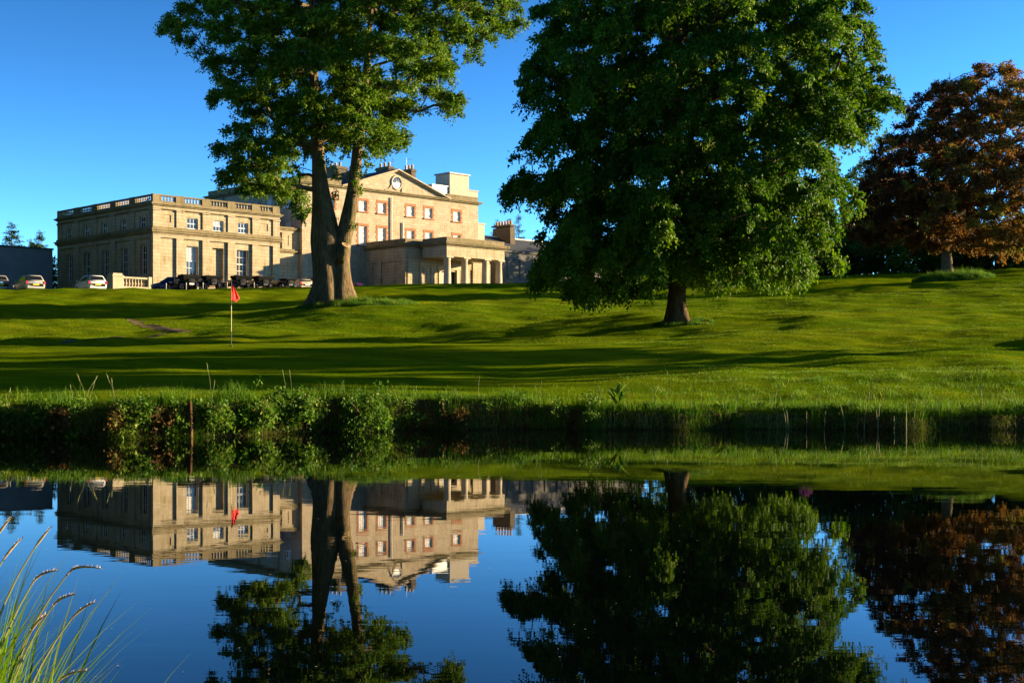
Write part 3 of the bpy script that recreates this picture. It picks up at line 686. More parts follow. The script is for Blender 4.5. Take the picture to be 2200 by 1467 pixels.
for a_, b_ in [(30.85,VB),(39.2,VB),(29.0,VB),(41.4,VB)]:
    add(G().box(a_-.05, a_+.62, b_-.10, b_+.02, 8, 13.79), 'pilaster', M['pav'], po)
dr = G().box(34.2,36.6,VB+.42,VB+.5,9,12.5); d_ = add(dr, 'door', M['black'], po)
s = G(); s.box(33.75,34.2,VB-.06,VB+.2,9,12.75); s.box(36.6,37.05,VB-.06,VB+.2,9,12.75); s.box(33.6,37.2,VB-.1,VB+.2,12.75,13.1); add(s, 'door_surround', M['palestone'], po)
add(G().box(PA0-1, PA1+1, PB-1, VB, 9.4, 9.98), 'plinth', M['palestone'], po)
rl = G()
for k in range(7): rl.tube([(29.2+.25*k,VB-1.0,9.9),(29.2+.25*k,VB-1.0,10.95)],[.015,.015],4)
rl.tube([(29.1,VB-1.0,10.95),(30.8,VB-1.0,10.95)],[.02,.02],4); add(rl, 'hand_rail', M['black'], po)

# ---- service wing at the right, mostly behind the lime tree
sw = building('service_wing', 51.5, 3.0, 9.8, 'dark slate roofed service wing with a row of chimney pots, right of the porch')
swput = lambda s, z, d: (s, 3.0+d, z)
R = [(51.5,82,8,16.5,0)]
for k in range(12): R.append((52.3+2.4*k, 53.6+2.4*k, 13.2, 15.6, .12))
for k in range(12): R.append((52.4+2.4*k, 53.4+2.4*k, 10.4, 12.2, .2))
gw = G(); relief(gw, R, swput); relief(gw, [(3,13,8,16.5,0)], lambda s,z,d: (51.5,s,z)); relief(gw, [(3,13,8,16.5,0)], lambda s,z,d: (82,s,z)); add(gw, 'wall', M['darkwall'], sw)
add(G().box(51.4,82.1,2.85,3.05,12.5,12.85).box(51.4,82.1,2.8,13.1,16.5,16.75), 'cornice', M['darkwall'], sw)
for k in range(12): sash_window(sw, swput, 52.4+2.4*k, 53.4+2.4*k, 10.4, 12.2, .16, 3, 2, None, .3)
rf = G(); rf.quad((51.2,2.7,16.76),(82.3,2.7,16.76),(82.3,8,19.0),(51.2,8,19.0)); rf.quad((82.3,13.3,16.76),(51.2,13.3,16.76),(51.2,8,19.0),(82.3,8,19.0)); rf.quad((51.3,2.9,16.75),(51.3,8,18.95),(51.3,13.1,16.75)); add(rf, 'roof', M['slate'], sw)
add(G().tube([(51.2,8,19.03),(82.3,8,19.03)],[.12,.12],6), 'ridge', M['pipe'], sw)
st = add(G().box(56.6,57.5,5.5,8.9,17.2,20.25).box(56.45,57.65,5.35,9.05,20.4,20.6), 'chimney', M['stack'], sw)
for k in range(6): add(G().lathe([(.17,0),(.14,.45),(.17,.47),(.17,.58)], (57.05, 5.85+.54*k, 20.6), 8), 'chimney_pot', M['pot'], sw, True, parent=st)

# ---- court wall at the far left, low wall, stone pier with balusters
cw = building('court_wall', -22, 24, 8.0, 'tall dark court wall in shade behind the parked cars', 'wall')
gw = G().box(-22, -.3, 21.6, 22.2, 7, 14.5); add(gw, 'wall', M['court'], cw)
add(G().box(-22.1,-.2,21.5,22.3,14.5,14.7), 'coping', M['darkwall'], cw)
lw = building('forecourt_wall', -4, 19, 8.0, 'low stone wall with coping along the side of the pavilion', 'wall')
add(G().box(-2.4,-2.0,6,26,7,8.95), 'wall', M['pav'], lw); add(G().box(-2.5,-1.9,5.9,26.1,8.95,9.1), 'coping', M['pav_weathered'], lw)
bp_ = building('stone_balustrade', -4.4, 0, 8.6, 'short pale stone balustrade with end pier beside the white car', 'balustrade')
PX, PY = -4.4, 0.0    # pier near corner
pr = G().box(PX,PX+1.1,PY,PY+1.2,7.2,10.3); pr.box(PX-.08,PX+1.18,PY-.08,PY+1.28,10.3,10.42); pr.box(PX+.05,PX+1.05,PY+.05,PY+1.15,10.42,10.62); add(pr, 'pier', M['palestone'], bp_)
add(G().box(PX+1.11,-.45,PY+.12,PY+.62,10.14,10.32), 'rail', M['palestone'], bp_); add(G().box(PX+1.11,-.45,PY+.06,PY+.7,7.2,9.36), 'plinth', M['palestone'], bp_)
pf = [(.09,0),(.09,.05),(.06,.09),(.105,.24),(.115,.31),(.065,.52),(.06,.61),(.09,.66),(.09,.78)]
pb_me = G().lathe(pf, n=9).mesh('stone_baluster', M['palestone'], True)
for k in range(8): baluster(PX+1.3+.33*k, PY+.37, 9.36, bp_, pb_me)
add(G().box(-.45,-.02,PY+.05,PY+.72,7.2,10.4), 'end_pier', M['palestone'], bp_)

# ------------------------------------------------------------------ vehicles
def wheel(parent, x, y, r, w, spokes=False):
    t = G(); n = 16
    prof = [(r*.62,-w/2),(r*.95,-w/2),(r,-w*.3),(r,w*.3),(r*.95,w/2),(r*.62,w/2)]
    for k in range(n):
        a0, a1 = 2*math.pi*k/n, 2*math.pi*(k+1)/n
        for (r0,x0),(r1,x1) in zip(prof, prof[1:]+prof[:1]):
            t.quad((x0,r0*math.cos(a0),r0*math.sin(a0)),(x0,r0*math.cos(a1),r0*math.sin(a1)),(x1,r1*math.cos(a1),r1*math.sin(a1)),(x1,r1*math.cos(a0),r1*math.sin(a0)))
    o = link('wheel', t.mesh('wheel', M['tyre'], True), parent, (x, y, r))
    h = G(); s = 1 if x > 0 else -1
    h.quad(*[(s*w*.36, r*.62*math.cos(2*math.pi*k/n), r*.62*math.sin(2*math.pi*k/n)) for k in range(n)])
    for k in range(5 if not spokes else 10):
        a = 2*math.pi*k/(5 if not spokes else 10); h.tube([(s*w*.40,0,0),(s*w*.42,r*.6*math.cos(a),r*.6*math.sin(a))],[.03,.025],4)
    link('rim', h.mesh('rim', M['metal']), o); return o

def hatchback(name, loc, rz, paint, label, plate='yellow', L=3.9, Wd=1.68, H=1.46):
    root = empty(name, loc, rz, label, 'car', 'modern cars parked on the drive')
    hw = Wd/2; y0 = -L/2; y1 = L/2
    secs = [(y0+.00,.34,.70,.80),(y0+.04,.26,.90,.94),(y0+.35,.20,.96,1.0),(y0+1.2,.18,.95,1.0),(0.3,.18,.93,1.0),(y1-.9,.18,.90,.99),(y1-.35,.20,.80,.95),(y1-.08,.26,.68,.86),(y1,.36,.58,.74)]
    b = G(); k = 10
    for y, zl, zt, w in secs:
        w *= hw; b.v += [(-w*.90,y,zl),(-w,y,zl+.14),(-w,y,(zl+zt)/2+.05),(-w*.97,y,zt-.05),(-w*.86,y,zt),(w*.86,y,zt),(w*.97,y,zt-.05),(w,y,(zl+zt)/2+.05),(w,y,zl+.14),(w*.90,y,zl)]
    for i in range(len(secs)-1):
        for j in range(k):
            q = (j+1) % k; b.f.append((i*k+j, i*k+q, (i+1)*k+q, (i+1)*k+j))
    b.f.append(tuple(range(k))); b.f.append(tuple(reversed(range((len(secs)-1)*k, len(secs)*k))))
    # greenhouse: base ring and roof ring
    zb, zr = .92, H
    base = [(-hw*.93,y0+.10),(-hw*.95,y0+.5),(-hw*.95,.75),(-hw*.86,1.05)]; top = [(-hw*.70,y0+.42),(-hw*.73,y0+.75),(-hw*.73,-.05),(-hw*.68,.28)]
    lo = base + [(-x, y) for x, y in base[::-1]]; hi = top + [(-x, y) for x, y in top[::-1]]
    n = len(b.v); b.v += [(x,y,zb) for x,y in lo] + [(x*1.04,y+(-.03 if y<0 else .03),zr-.07) for x,y in hi] + [(x*.9,y*.97,zr) for x,y in hi]
    m = len(lo)
    for r in range(2):
        for j in range(m):
            q = (j+1) % m; b.f.append((n+r*m+j, n+r*m+q, n+(r+1)*m+q, n+(r+1)*m+j))
    b.f.append(tuple(n+2*m+j for j in range(m)))
    link('body', b.mesh('body', paint, True), root)
    V = b.v
    def pane(nm, i, j, ins=.12, push=.012, lo_=.10, hi_=.05):
        A, B, Cc, Dd = [Vector(V[q]) for q in (n+i, n+j, n+m+j, n+m+i)]
        bl = lambda u_, v_: (A*(1-u_)+B*u_)*(1-v_) + (Dd*(1-u_)+Cc*u_)*v_
        nr = (B-A).cross(Dd-A).normalized()
        ce = (A+B+Cc+Dd)/4
        if nr.dot(ce-Vector((0,-.3,1.1))) < 0: nr = -nr
        g_ = G(); g_.quad(*[tuple(bl(u_, v_)+nr*push) for u_, v_ in ((ins,lo_),(1-ins,lo_),(1-ins,1-hi_),(ins,1-hi_))])
        link(nm, g_.mesh(nm, M['car_glass']), root)
    pane('rear_window', 7, 0, .06, .015, .22, .04); pane('windscreen', 3, 4, .06)
    pane('side_window', 0, 1, .12); pane('side_window', 1, 2, .04); pane('side_window', 6, 7, .12); pane('side_window', 5, 6, .04)
    for s in (-1, 1):
        tl = G().box(s*hw*.93-.10, s*hw*.93+.06, y0-.02, y0+.20, .66, .92); link('tail_light', tl.mesh('tail_light', M['red_lens']), root)
        hl = G().box(s*hw*.74-.16, s*hw*.74+.16, y1-.22, y1-.02, .56, .72); link('headlight', hl.mesh('headlight', M['chrome']), root)
        mi = G(); mi.lathe([(.02,-.09),(.09,-.06),(.10,.03),(.05,.09)], (s*(hw+.10), .72, .98), 8); link('wing_mirror', mi.mesh('wing_mirror', paint, True), root)
    pl = G().box(-.27,.27,y0-.045,y0-.03,.56,.68); link('number_plate', pl.mesh('number_plate', M['plate_'+plate]), root)
    bm = G().box(-hw*.88,hw*.88,y0-.03,y0+.2,.30,.46); link('bumper', bm.mesh('bumper', paint), root)
    hd = G().box(-.2,.2,y0-.035,y0-.01,.80,.83); link('boot_handle', hd.mesh('boot_handle', M['chrome']), root)
    for sx in (-1, 1):
        for yy in (y0+.72, y1-.78): wheel(root, sx*(hw-.10), yy, .30, .19)
    return root
M['car_glass'] = mat_glass('car_glass', (0.008,0.010,0.012), 0.02)
M['plate_yellow'] = mat_plain('yellow_plate', (0.65,0.42,0.02), 0.5); M['plate_white'] = mat_plain('white_plate', (0.7,0.68,0.62), 0.5)
def paint(name, col, rough=0.3, metal=0.0):
    m = mat_plain(name, col, rough, metal, 0.03, 1.0); return m
M['silver'] = paint('silver_paint', (0.42,0.39,0.33), 0.35, 0.35); M['whitecar'] = paint('white_car_paint', (0.55,0.53,0.50)); M['bluecar'] = paint('blue_car_paint', (0.012,0.03,0.12)); M['beigecar'] = paint('beige_car_paint', (0.52,0.42,0.28)); M['redcar'] = paint('dark_red_car_paint', (0.20,0.17,0.15))
def at(px, d): return (px-1100)/2800*d
hd_ = math.radians(38)
for nm, px, d, mt, lab, rz, pl in [('parked_car',62,116,'silver','silver grey hatchback parked by the dark court wall, yellow rear plate',hd_,'yellow'),
        ('parked_car',194,118,'whitecar','white hatchback parked beside the stone balustrade pier',hd_,'yellow'),
        ('parked_car',-13,117,'redcar','grey car at the left edge of the photo, only its red tail light showing',hd_,'yellow'),
        ('parked_car',370,129.0,'bluecar','blue car half hidden behind the first black vintage car',math.radians(82),'yellow'),
        ('parked_car',640,138,'beigecar','low beige car between the black vintage cars and the oak',math.radians(40),'white')]:
    x = at(px, d); hatchback(nm, (x, d, gz(x, d)+.02), rz, M[mt], lab, pl, H=1.46 if mt != 'beigecar' else 1.22)

def vintage_car(loc, rz, label, hood=1.0, top=1.42, plate=False):
    """open tourer with its canvas hood folded in a thick bundle at the back"""
    root = empty('vintage_car', loc, rz, label, 'vintage car', 'black vintage cars in front of the pavilion')
    b = G()                                              # tub and bonnet, front towards +y
    secs = [(-1.75,.55,.95,.52),(-1.45,.48,1.06,.66),(-.6,.46,1.08,.70),(.35,.46,1.05,.68),(.45,.46,1.03,.44),(1.55,.5,.98,.33),(1.62,.5,.95,.30)]
    for y, zl, zt, w in secs: b.v += [(-w*.9,y,zl),(-w,y,zl+.15),(-w,y,zt-.08),(-w*.8,y,zt),(w*.8,y,zt),(w,y,zt-.08),(w,y,zl+.15),(w*.9,y,zl)]
    for i in range(len(secs)-1):
        for j in range(8): b.f.append((i*8+j, i*8+(j+1)%8, (i+1)*8+(j+1)%8, (i+1)*8+j))
    b.f.append(tuple(range(8))); b.f.append(tuple(reversed(range(48,56)))); link('body', b.mesh('body', M['black'], True), root)
    h = G(); h.v += [(x*hood, y, z) for z, w, l0, l1 in [(.90,.70,-1.80,-1.1),(1.10,.82,-2.0,-.9),(top-.10,.92,-2.15,-.75),(top,.84,-2.05,-.85)] for x, y in ((-w,l0),(w,l0),(w,l1),(-w,l1))]
    for r in range(3):
        for j in range(4): h.f.append((r*4+j, r*4+(j+1)%4, (r+1)*4+(j+1)%4, (r+1)*4+j))
    h.f.append((12,13,14,15)); h.f.append((3,2,1,0)); link('folded_hood', h.mesh('folded_hood', M['hood']), root)
    ws = G(); fr = [(-.62,.42,1.04),(-.62,.34,1.62),(.62,.34,1.62),(.62,.42,1.04)]
    for p, q in zip(fr, fr[1:]): ws.tube([p, q], [.022,.022], 5)
    w_ = link('windscreen_frame', ws.mesh('windscreen_frame', M['black']), root)
    gl = G().quad(*fr); 
    mi = G().lathe([(.01,0),(.075,.01),(.075,.03),(.01,.04)], (.80,.36,1.45), 8); link('mirror', mi.mesh('mirror', M['black'], True), root)
    for s in (-1, 1):
        for yc in (-1.25, 1.25):
            f = G(); pts = [(s*.74, yc+.48*math.cos(a), .38+.48*math.sin(a)) for a in np.linspace(.1, math.pi-.1, 9)]
            for p, q in zip(pts, pts[1:]): f.quad((p[0]-.14,p[1],p[2]),(p[0]+.14,p[1],p[2]),(q[0]+.14,q[1],q[2]),(q[0]-.14,q[1],q[2]))
            link('mudguard', f.mesh('mudguard', M['black']), root)
            wheel(root, s*.72, yc, .38, .13, True)
        rb = G().box(s*.74-.13, s*.74+.13, -.80, .80, .36, .40); link('running_board', rb.mesh('running_board', M['black']), root)
        la = G(); la.lathe([(.02,-.10),(.11,-.02),(.12,.08),(.02,.10)], (s*.42,1.62,.86), 9); link('headlamp', la.mesh('headlamp', M['chrome'], True), root)
    sp = G(); sp.lathe([(.30,-.07),(.36,-.04),(.36,.04),(.30,.07)], (0,0,0), 14); sm = sp.mesh('spare_wheel', M['tyre'], True); so = link('spare_wheel', sm, root, (0,-1.90,.82)); so.rotation_euler = (math.pi/2,0,0)
    pl = G().box(-.24,.24,-1.99,-1.975,.50,.64); link('number_plate', pl.mesh('number_plate', M['plate_white'] if plate else M['black']), root)
    return root
vl = ['first black vintage car from the left, white number plate and thick folded hood', 'second black vintage car from the left, hood folded in a wide bundle', 'third black vintage car from the left, behind the red flag',
      'fourth black vintage car from the left, in front of the last pavilion window', 'fifth black vintage car, next to the low beige car', 'black vintage car nearest the oak trunk, in the shade of the link wall']
for (px, d, rz, hood, top), lab in zip([(392,126.5,40,1.0,1.46),(440,128.5,40,1.0,1.36),(503,130.8,38,.92,1.42),(549,132.6,42,1.0,1.42),(601,134.8,45,.8,1.2),(672,139.5,45,.9,1.25)], vl):
    x = at(px, d); vintage_car((x, d, gz(x, d)+.02), math.radians(rz), lab, hood, top, px < 400)

# bollards along the drive
bl_me = G().lathe([(.04,0),(.04,.60),(.05,.62),(.05,.68),(.03,.73),(.01,.74)], n=8).mesh('bollard', M['pipe'], True)
for k, (px, d, where) in enumerate([(357,122.5,'left of the first vintage car'),(400,123.5,'in front of the first vintage car'),(436,124.8,'in front of the second vintage car'),(546,129,'in front of the fourth vintage car'),(488,126.6,'in front of the third vintage car')]):
    x = at(px, d); o = tag(link('bollard', bl_me, None, (x, d, gz(x, d))), 'short pale post on the lawn edge ' + where, 'post', 'pale posts along the drive')

# ------------------------------------------------------------------ flag on the green
fx, fy = at(497, 40.5), 40.5; fz = gz(fx, fy)
fl = empty('golf_flag', (fx, fy, fz), math.radians(50), 'red golf flag hanging limp on its thin stick on the green', 'flag')
link('stick', G().tube([(0,0,.45),(0,0,1.25)],[.012,.012],6).mesh('stick', M['stick']), fl)
link('stick_foot', G().tube([(0,0,0),(0,0,.45)],[.014,.014],6).mesh('stick_foot', M['stick_black']), fl)
link('stick_top', G().tube([(0,0,1.25),(0,0,2.02)],[.012,.010],6).mesh('stick_top', M['stick_black']), fl)
cl = G(); rows_ = 12; cols_ = 13
for i in range(rows_):
    v_ = i/(rows_-1)
    for j in range(cols_):
        u_ = j/(cols_-1)
        wdt = (.03 + .27*min(1, v_*1.25)) * (1 if v_ < .82 else 1-(v_-.82)*2.6)
        cl.v.append((.012+wdt*u_, .035*math.sin(u_*11+v_*1.5)*(.3+u_*.6), 2.0 - v_*.58 - u_*.10*(1-v_) - .05*math.sin(u_*9)*v_))
for i in range(rows_-1):
    for j in range(cols_-1): cl.f.append((i*cols_+j, i*cols_+j+1, (i+1)*cols_+j+1, (i+1)*cols_+j))
link('cloth', cl.mesh('cloth', M['flag'], True), fl)
ho = tag(link('golf_hole', G().lathe([(.054,.0),(.054,.006)], n=14).mesh('golf_hole', M['black'], False), None, (fx, fy, fz+.006)), 'small dark golf hole at the foot of the red flag', 'hole')

# ------------------------------------------------------------------ vegetation
def unit(v): return v / np.maximum(np.linalg.norm(v, axis=-1, keepdims=True), 1e-9)
def leaf_quads(pos, axis, nrm, ln, wd):
    side = unit(np.cross(axis, nrm)); ln = ln[:, None]; wd = wd[:, None]; nn = unit(np.cross(side, axis))
    a = pos; b = pos + axis*ln*.48 + side*wd*.5 - nn*wd*.12; c = pos + axis*ln - nn*ln*.10; d = pos + axis*ln*.48 - side*wd*.5 - nn*wd*.12
    return np.stack([a, b, c, d], 1).reshape(-1, 3)
def foliage(name, C, Rr, out, nleaf, size, mat, rs, droop=0.3, twigs=12, aspect=.75, up=.6, tint0=None, tintv=.2, jit=.05):
    n = len(C); w = Rr**2; w = w / w.sum()
    ci = rs.choice(n, nleaf, p=w); ti = rs.randint(0, twigs, nleaf)
    TD = unit(rs.randn(n, twigs, 3)*.75 + out[:, None]*.65 + np.array([0, 0, .30])); TL = rs.uniform(.65, 1.15, (n, twigs))
    d = TD[ci, ti]; r = Rr[ci]*TL[ci, ti]; t = rs.uniform(.08, 1, nleaf)**.75
    p = C[ci] + d*(r*t)[:, None] + np.array([0, 0, -1.0])*(droop*r*t*t)[:, None] + rs.randn(nleaf, 3)*(jit + .055*Rr[ci])[:, None]
    ax = unit(d*.6 + rs.randn(nleaf, 3)*.6 + np.array([0, 0, -1.0])*droop*1.3)
    nr = unit(rs.randn(nleaf, 3)*.75 + np.array([0, 0, up]) + out[ci]*.35)
    s = size*rs.uniform(.65, 1.3, nleaf)
    sdv = unit(np.cross(ax, nr))*(s*aspect*.5)[:, None]
    V = np.stack([p - sdv, p + sdv, p + ax*s[:, None]], 1).reshape(-1, 3)
    base = rs.uniform(.25, .6, n) if tint0 is None else tint0
    tint = np.clip(base[ci] + rs.randn(nleaf)*tintv, 0, 1)
    return np_mesh(name, V, np.arange(nleaf*3).reshape(-1, 3), mat, tint)

def poly_tools(poly):
    P = np.array(poly); Q = np.roll(P, -1, 0)
    def inside(x, z):
        c = np.zeros(len(x), bool)
        for (x0, z0), (x1, z1) in zip(P, Q):
            if z0 == z1: continue
            hit = ((z0 > z) != (z1 > z)) & (x < (x1-x0)*(z-z0)/(z1-z0) + x0); c ^= hit
        return c
    def dist(x, z):
        d = np.full(len(x), 1e9); q = np.stack([x, z], -1)
        for a, b in zip(P, Q):
            ab = b-a; t = np.clip(((q-a)@ab)/(ab@ab), 0, 1); d = np.minimum(d, np.linalg.norm(q-(a+t[:, None]*ab), axis=1))
        return d
    return P, inside, dist

def skeleton(gm, starts, clumps, r0=.016, rmax=.4, power=.48, minr=.012):
    """branches that join every clump to the trunk (minimum spanning tree with a bias to short paths)"""
    nodes_ = [np.array(s[:3]) for s in starts]; plen = [0.0]*len(starts); par = [-1]*len(starts)
    rem = list(range(len(clumps))); Cn = np.array(clumps)
    best = np.full(len(Cn), 1e9); bi = np.zeros(len(Cn), int)
    def upd(k):
        d = np.linalg.norm(Cn - nodes_[k], axis=1); cost = d + .35*plen[k] + np.where(Cn[:, 2] < nodes_[k][2]-.2, .6, 0)*1.0
        m = cost < best; best[m] = cost[m]; bi[m] = k
    for k in range(len(nodes_)): upd(k)
    alive = np.ones(len(Cn), bool)
    while alive.any():
        j = int(np.argmin(np.where(alive, best, 1e9))); alive[j] = False
        k = bi[j]; nodes_.append(Cn[j]); par.append(k); plen.append(plen[k] + np.linalg.norm(Cn[j]-nodes_[k])); upd(len(nodes_)-1)
    cnt = np.ones(len(nodes_))
    for i in range(len(nodes_)-1, -1, -1):
        if par[i] >= 0: cnt[par[i]] += cnt[i]
    rs = np.random.RandomState(3)
    for i in range(len(starts), len(nodes_)):
        a = nodes_[par[i]]; b = nodes_[i]; rb = min(rmax, r0*cnt[i]**power); ra = min(rmax, r0*(cnt[i]+1)**power*1.08)
        if par[i] < len(starts): ra = min(ra*1.2, starts[par[i]][3]*.9)
        L = np.linalg.norm(b-a); m1 = a*.66+b*.34 + rs.randn(3)*.06*L; m2 = a*.33+b*.67 + rs.randn(3)*.06*L
        gm.tube([a, (m1+m2)/2, b] if rb < .04 else [a, m1, m2, b], [ra, (ra+rb)/2, rb] if rb < .04 else [ra, ra*.7+rb*.3, ra*.35+rb*.65, rb], 3 if rb < .04 else 6, caps=False)

def make_tree(name, label, base, poly, depth, rim, ncl, crad, nleaf, size, leafm, barkm, trunks, starts, droop, seed, cat='tree', group=None, extra=(), up=.6, twigs=12, tint_fn=None, tintv=.2, nlobe=150, lobe=1.6, sag=.6, jit=.05):
    rs = np.random.RandomState(seed)
    root = empty(name, base, 0, label, cat, group)
    P, inside, dist = poly_tools(poly)
    lo, hi = P.min(0), P.max(0); cen = P.mean(0)
    pts = []; tries = 0
    while len(pts) < ncl and tries < 80:
        tries += 1
        x = rs.uniform(lo[0], hi[0], 600); z = rs.uniform(lo[1], hi[1], 600)
        ok = inside(x, z); x, z = x[ok], z[ok]; dd = dist(x, z)
        keep = dd > crad*.35; x, z, dd = x[keep], z[keep], dd[keep]
        h = depth*np.sqrt(1-(1-np.minimum(dd/rim, 1))**2)
        y = np.sign(rs.uniform(-1, 1, len(x)))*h*rs.uniform(0, 1, len(x))**.55
        for q in np.column_stack([x, y, z]):
            if len(pts) >= nlobe: break
            if not pts or np.min(np.linalg.norm(np.array(pts)-q, axis=1)) > lobe: pts.append(q)
    # every lobe is a spray of clumps, spread wide, flat and drooping outwards
    LB = np.array(pts); per = max(1, ncl // len(LB)); C = []
    ou = LB - np.array([cen[0]*.4, 0, 0]); ou[:, 2] = 0; ou = unit(ou); sdv = np.column_stack([-ou[:, 1], ou[:, 0], 0*ou[:, 0]])
    for k in range(per):
        f = rs.uniform(-1, 1, len(LB)); g_ = rs.uniform(-1, 1, len(LB))
        c_ = LB + ou*(f*lobe*.62)[:, None] + sdv*(g_*lobe*.55)[:, None]; c_[:, 2] += -sag*lobe*(f*.45+.3*f*f+.25*g_*g_) + rs.randn(len(LB))*.10*lobe
        C.append(c_)
    C = np.vstack(C); ok = inside(C[:, 0], C[:, 2]) & (dist(C[:, 0], C[:, 2]) > .22); C = C[ok]; pts = list(C)
    Rr = crad*rs.uniform(.7, 1.2, len(C))
    dd = dist(C[:, 0], C[:, 2]); Rr = np.minimum(Rr, .18+dd*.8)
    if len(extra):
        E_ = np.array(extra); C = np.vstack([C, E_[:, :3]]); Rr = np.concatenate([Rr, E_[:, 3]])
    out = unit(C - np.array([cen[0]*.5, 0, cen[1]*.75])); 
    t0 = rs.uniform(.2, .65, len(C)) if tint_fn is None else tint_fn(C, rs)
    cm = foliage('crown', C, Rr, out, nleaf, size, leafm, rs, droop, twigs, up=up, tint0=t0, tintv=tintv, jit=jit)
    link('crown', cm, root)
    for gm, nm in trunks: link(nm, gm.mesh(nm, barkm, True), root)
    bg_ = G(); skeleton(bg_, starts, C[:len(pts)]); link('branches', bg_.mesh('branches', barkm, True), root)
    return root

# ---- the oak on the left
def stem(pts, n=18, flare=0.0, seed=1, top=None):
    """pts: (x, y, z, r) nodes, smoothed"""
    P = np.array(pts, float); s = np.linspace(0, len(P)-1, (len(P)-1)*5+1)
    Q = np.column_stack([np.interp(s, np.arange(len(P)), P[:, k]) for k in range(4)])
    for _ in range(2): Q[1:-1] = (Q[:-2] + 2*Q[1:-1] + Q[2:])/4
    rs = np.random.RandomState(seed); ph = rs.uniform(0, 6.28, 6)
    def wob(k, t):
        z = max(Q[k, 2], 0); f = flare*math.exp(-z/.9)
        return 1 + f*(.55+.45*math.cos(5*t+ph[0]+.3*z)) + .05*math.sin(2*t+ph[1]+z*.7) + .035*math.sin(3*t+ph[2]+z*1.9) + .03*math.sin(7*t+ph[3]+z*.3)
    g_ = G(); g_.tube([tuple(q[:3]) for q in Q], list(Q[:, 3]), n, True, wob); return g_, Q
L_ = [(-.35,0,-.5,.98),(-.32,0,.3,.86),(-.28,0,1.2,.76),(-.30,0,2.5,.78),(-.36,0,3.5,.80),(-.46,0,4.3,.69),(-.56,0,5.1,.58),(-.66,0,6.2,.46),(-.75,0,7.4,.38),(-.84,.05,8.6,.34),(-.98,.15,10.5,.29),(-1.1,.3,13,.23),(-1.2,.4,16,.16),(-1.2,.4,19,.09)]
R_ = [(.50,-.05,-.5,.80),(.48,-.05,.3,.68),(.44,-.05,1.2,.52),(.40,-.05,2.4,.48),(.50,-.05,3.4,.46),(.72,-.02,4.3,.43),(.96,0,5.4,.39),(1.1,0,6.4,.34),(1.22,0,7.4,.30),(1.38,-.1,8.6,.27),(1.58,-.2,10.5,.23),(1.88,-.3,13,.19),(2.1,-.3,16,.13),(2.2,-.3,19,.07)]
gl, ql = stem(L_, 20, .55, 1); gr, qr = stem(R_, 20, .55, 2)
stub = G(); stub.tube([(.40,-.25,2.45),(.60,-.50,2.9),(.76,-.62,3.2)],[.40,.30,.26],12)
OAK = [(-9.25,14.62),(-8.12,15.62),(-7.12,16.25),(-7.88,18.0),(-5.88,21.0),(-2.38,23.5),(1.12,24.5),(4.62,23.5),(7.88,21.0),(9.88,18.0),(10.62,16.0),(10.12,15.0),(8.12,14.0),(7.38,13.62),(6.62,12.75),(6.75,12.0),(7.25,11.0),(7.08,9.95),(5.88,10.5),(5.25,11.12),(4.5,10.62),(3.93,10.25),(4.0,8.7),(2.88,8.5),(2.0,8.05),(1.12,8.5),(0.5,7.75),(-0.38,8.75),(-1.38,8.5),(-1.62,7.75),(-1.5,4.88),(-2.38,5.0),(-3.12,5.88),(-4.62,5.7),(-5.88,6.05),(-6.0,7.75),(-5.08,8.75),(-5.38,9.75),(-6.38,10.2),(-6.08,11.5),(-6.68,12.5),(-7.5,13.0),(-7.88,13.75),(-8.88,13.95)]
sprigs = [(.1,-.3,6.0,.35),(0,-.2,4.8,.3),(.25,-.3,6.9,.4),(1.4,-.5,7.2,.45),(1.75,-.5,7.6,.45),(1.2,-.6,6.5,.3),(1.1,-.5,4.3,.25),(-.4,-.4,7.8,.5),(.6,-.3,8.4,.5),(1.6,-.4,8.2,.5),(-.2,.2,4.3,.22),(1.5,-.4,6.2,.28),(.85,-.5,3.3,.2),(-1.6,-.4,4.9,.4),(-1.9,-.3,5.6,.5)]
_r = np.random.RandomState(4); sprigs += [(_r.uniform(-2.2,3.2), _r.uniform(-3.6,-1.0), _r.uniform(8.3,14.5), _r.uniform(.7,1.1)) for _ in range(34)]
st_o = [tuple(q) for q in ql[::3] if q[2] > 6] + [tuple(q) for q in qr[::3] if q[2] > 6]
oak = make_tree('oak_tree', 'large spreading oak with forked twin trunk in front of the mansion', (-9.62,70,gz(-9.62,70)-.05), OAK, 5.6, 2.4, 2400, .62, 480000, .135, M['leaf_oak'], M['bark_oak'], [(gl,'trunk'),(gr,'trunk')], st_o, .22, 11, extra=sprigs, nlobe=420, lobe=1.15, sag=.3, twigs=9)
sb = link('branch_stub', stub.mesh('branch_stub', M['bark_oak'], True), oak)
link('cut_face', G().lathe([(.25,0),(.25,.015)], n=12).mesh('cut_face', M['cutwood']), sb, (.79,-.635,3.235)).rotation_euler = Vector((.16,-.14,.27)).to_track_quat('Z','Y').to_euler()

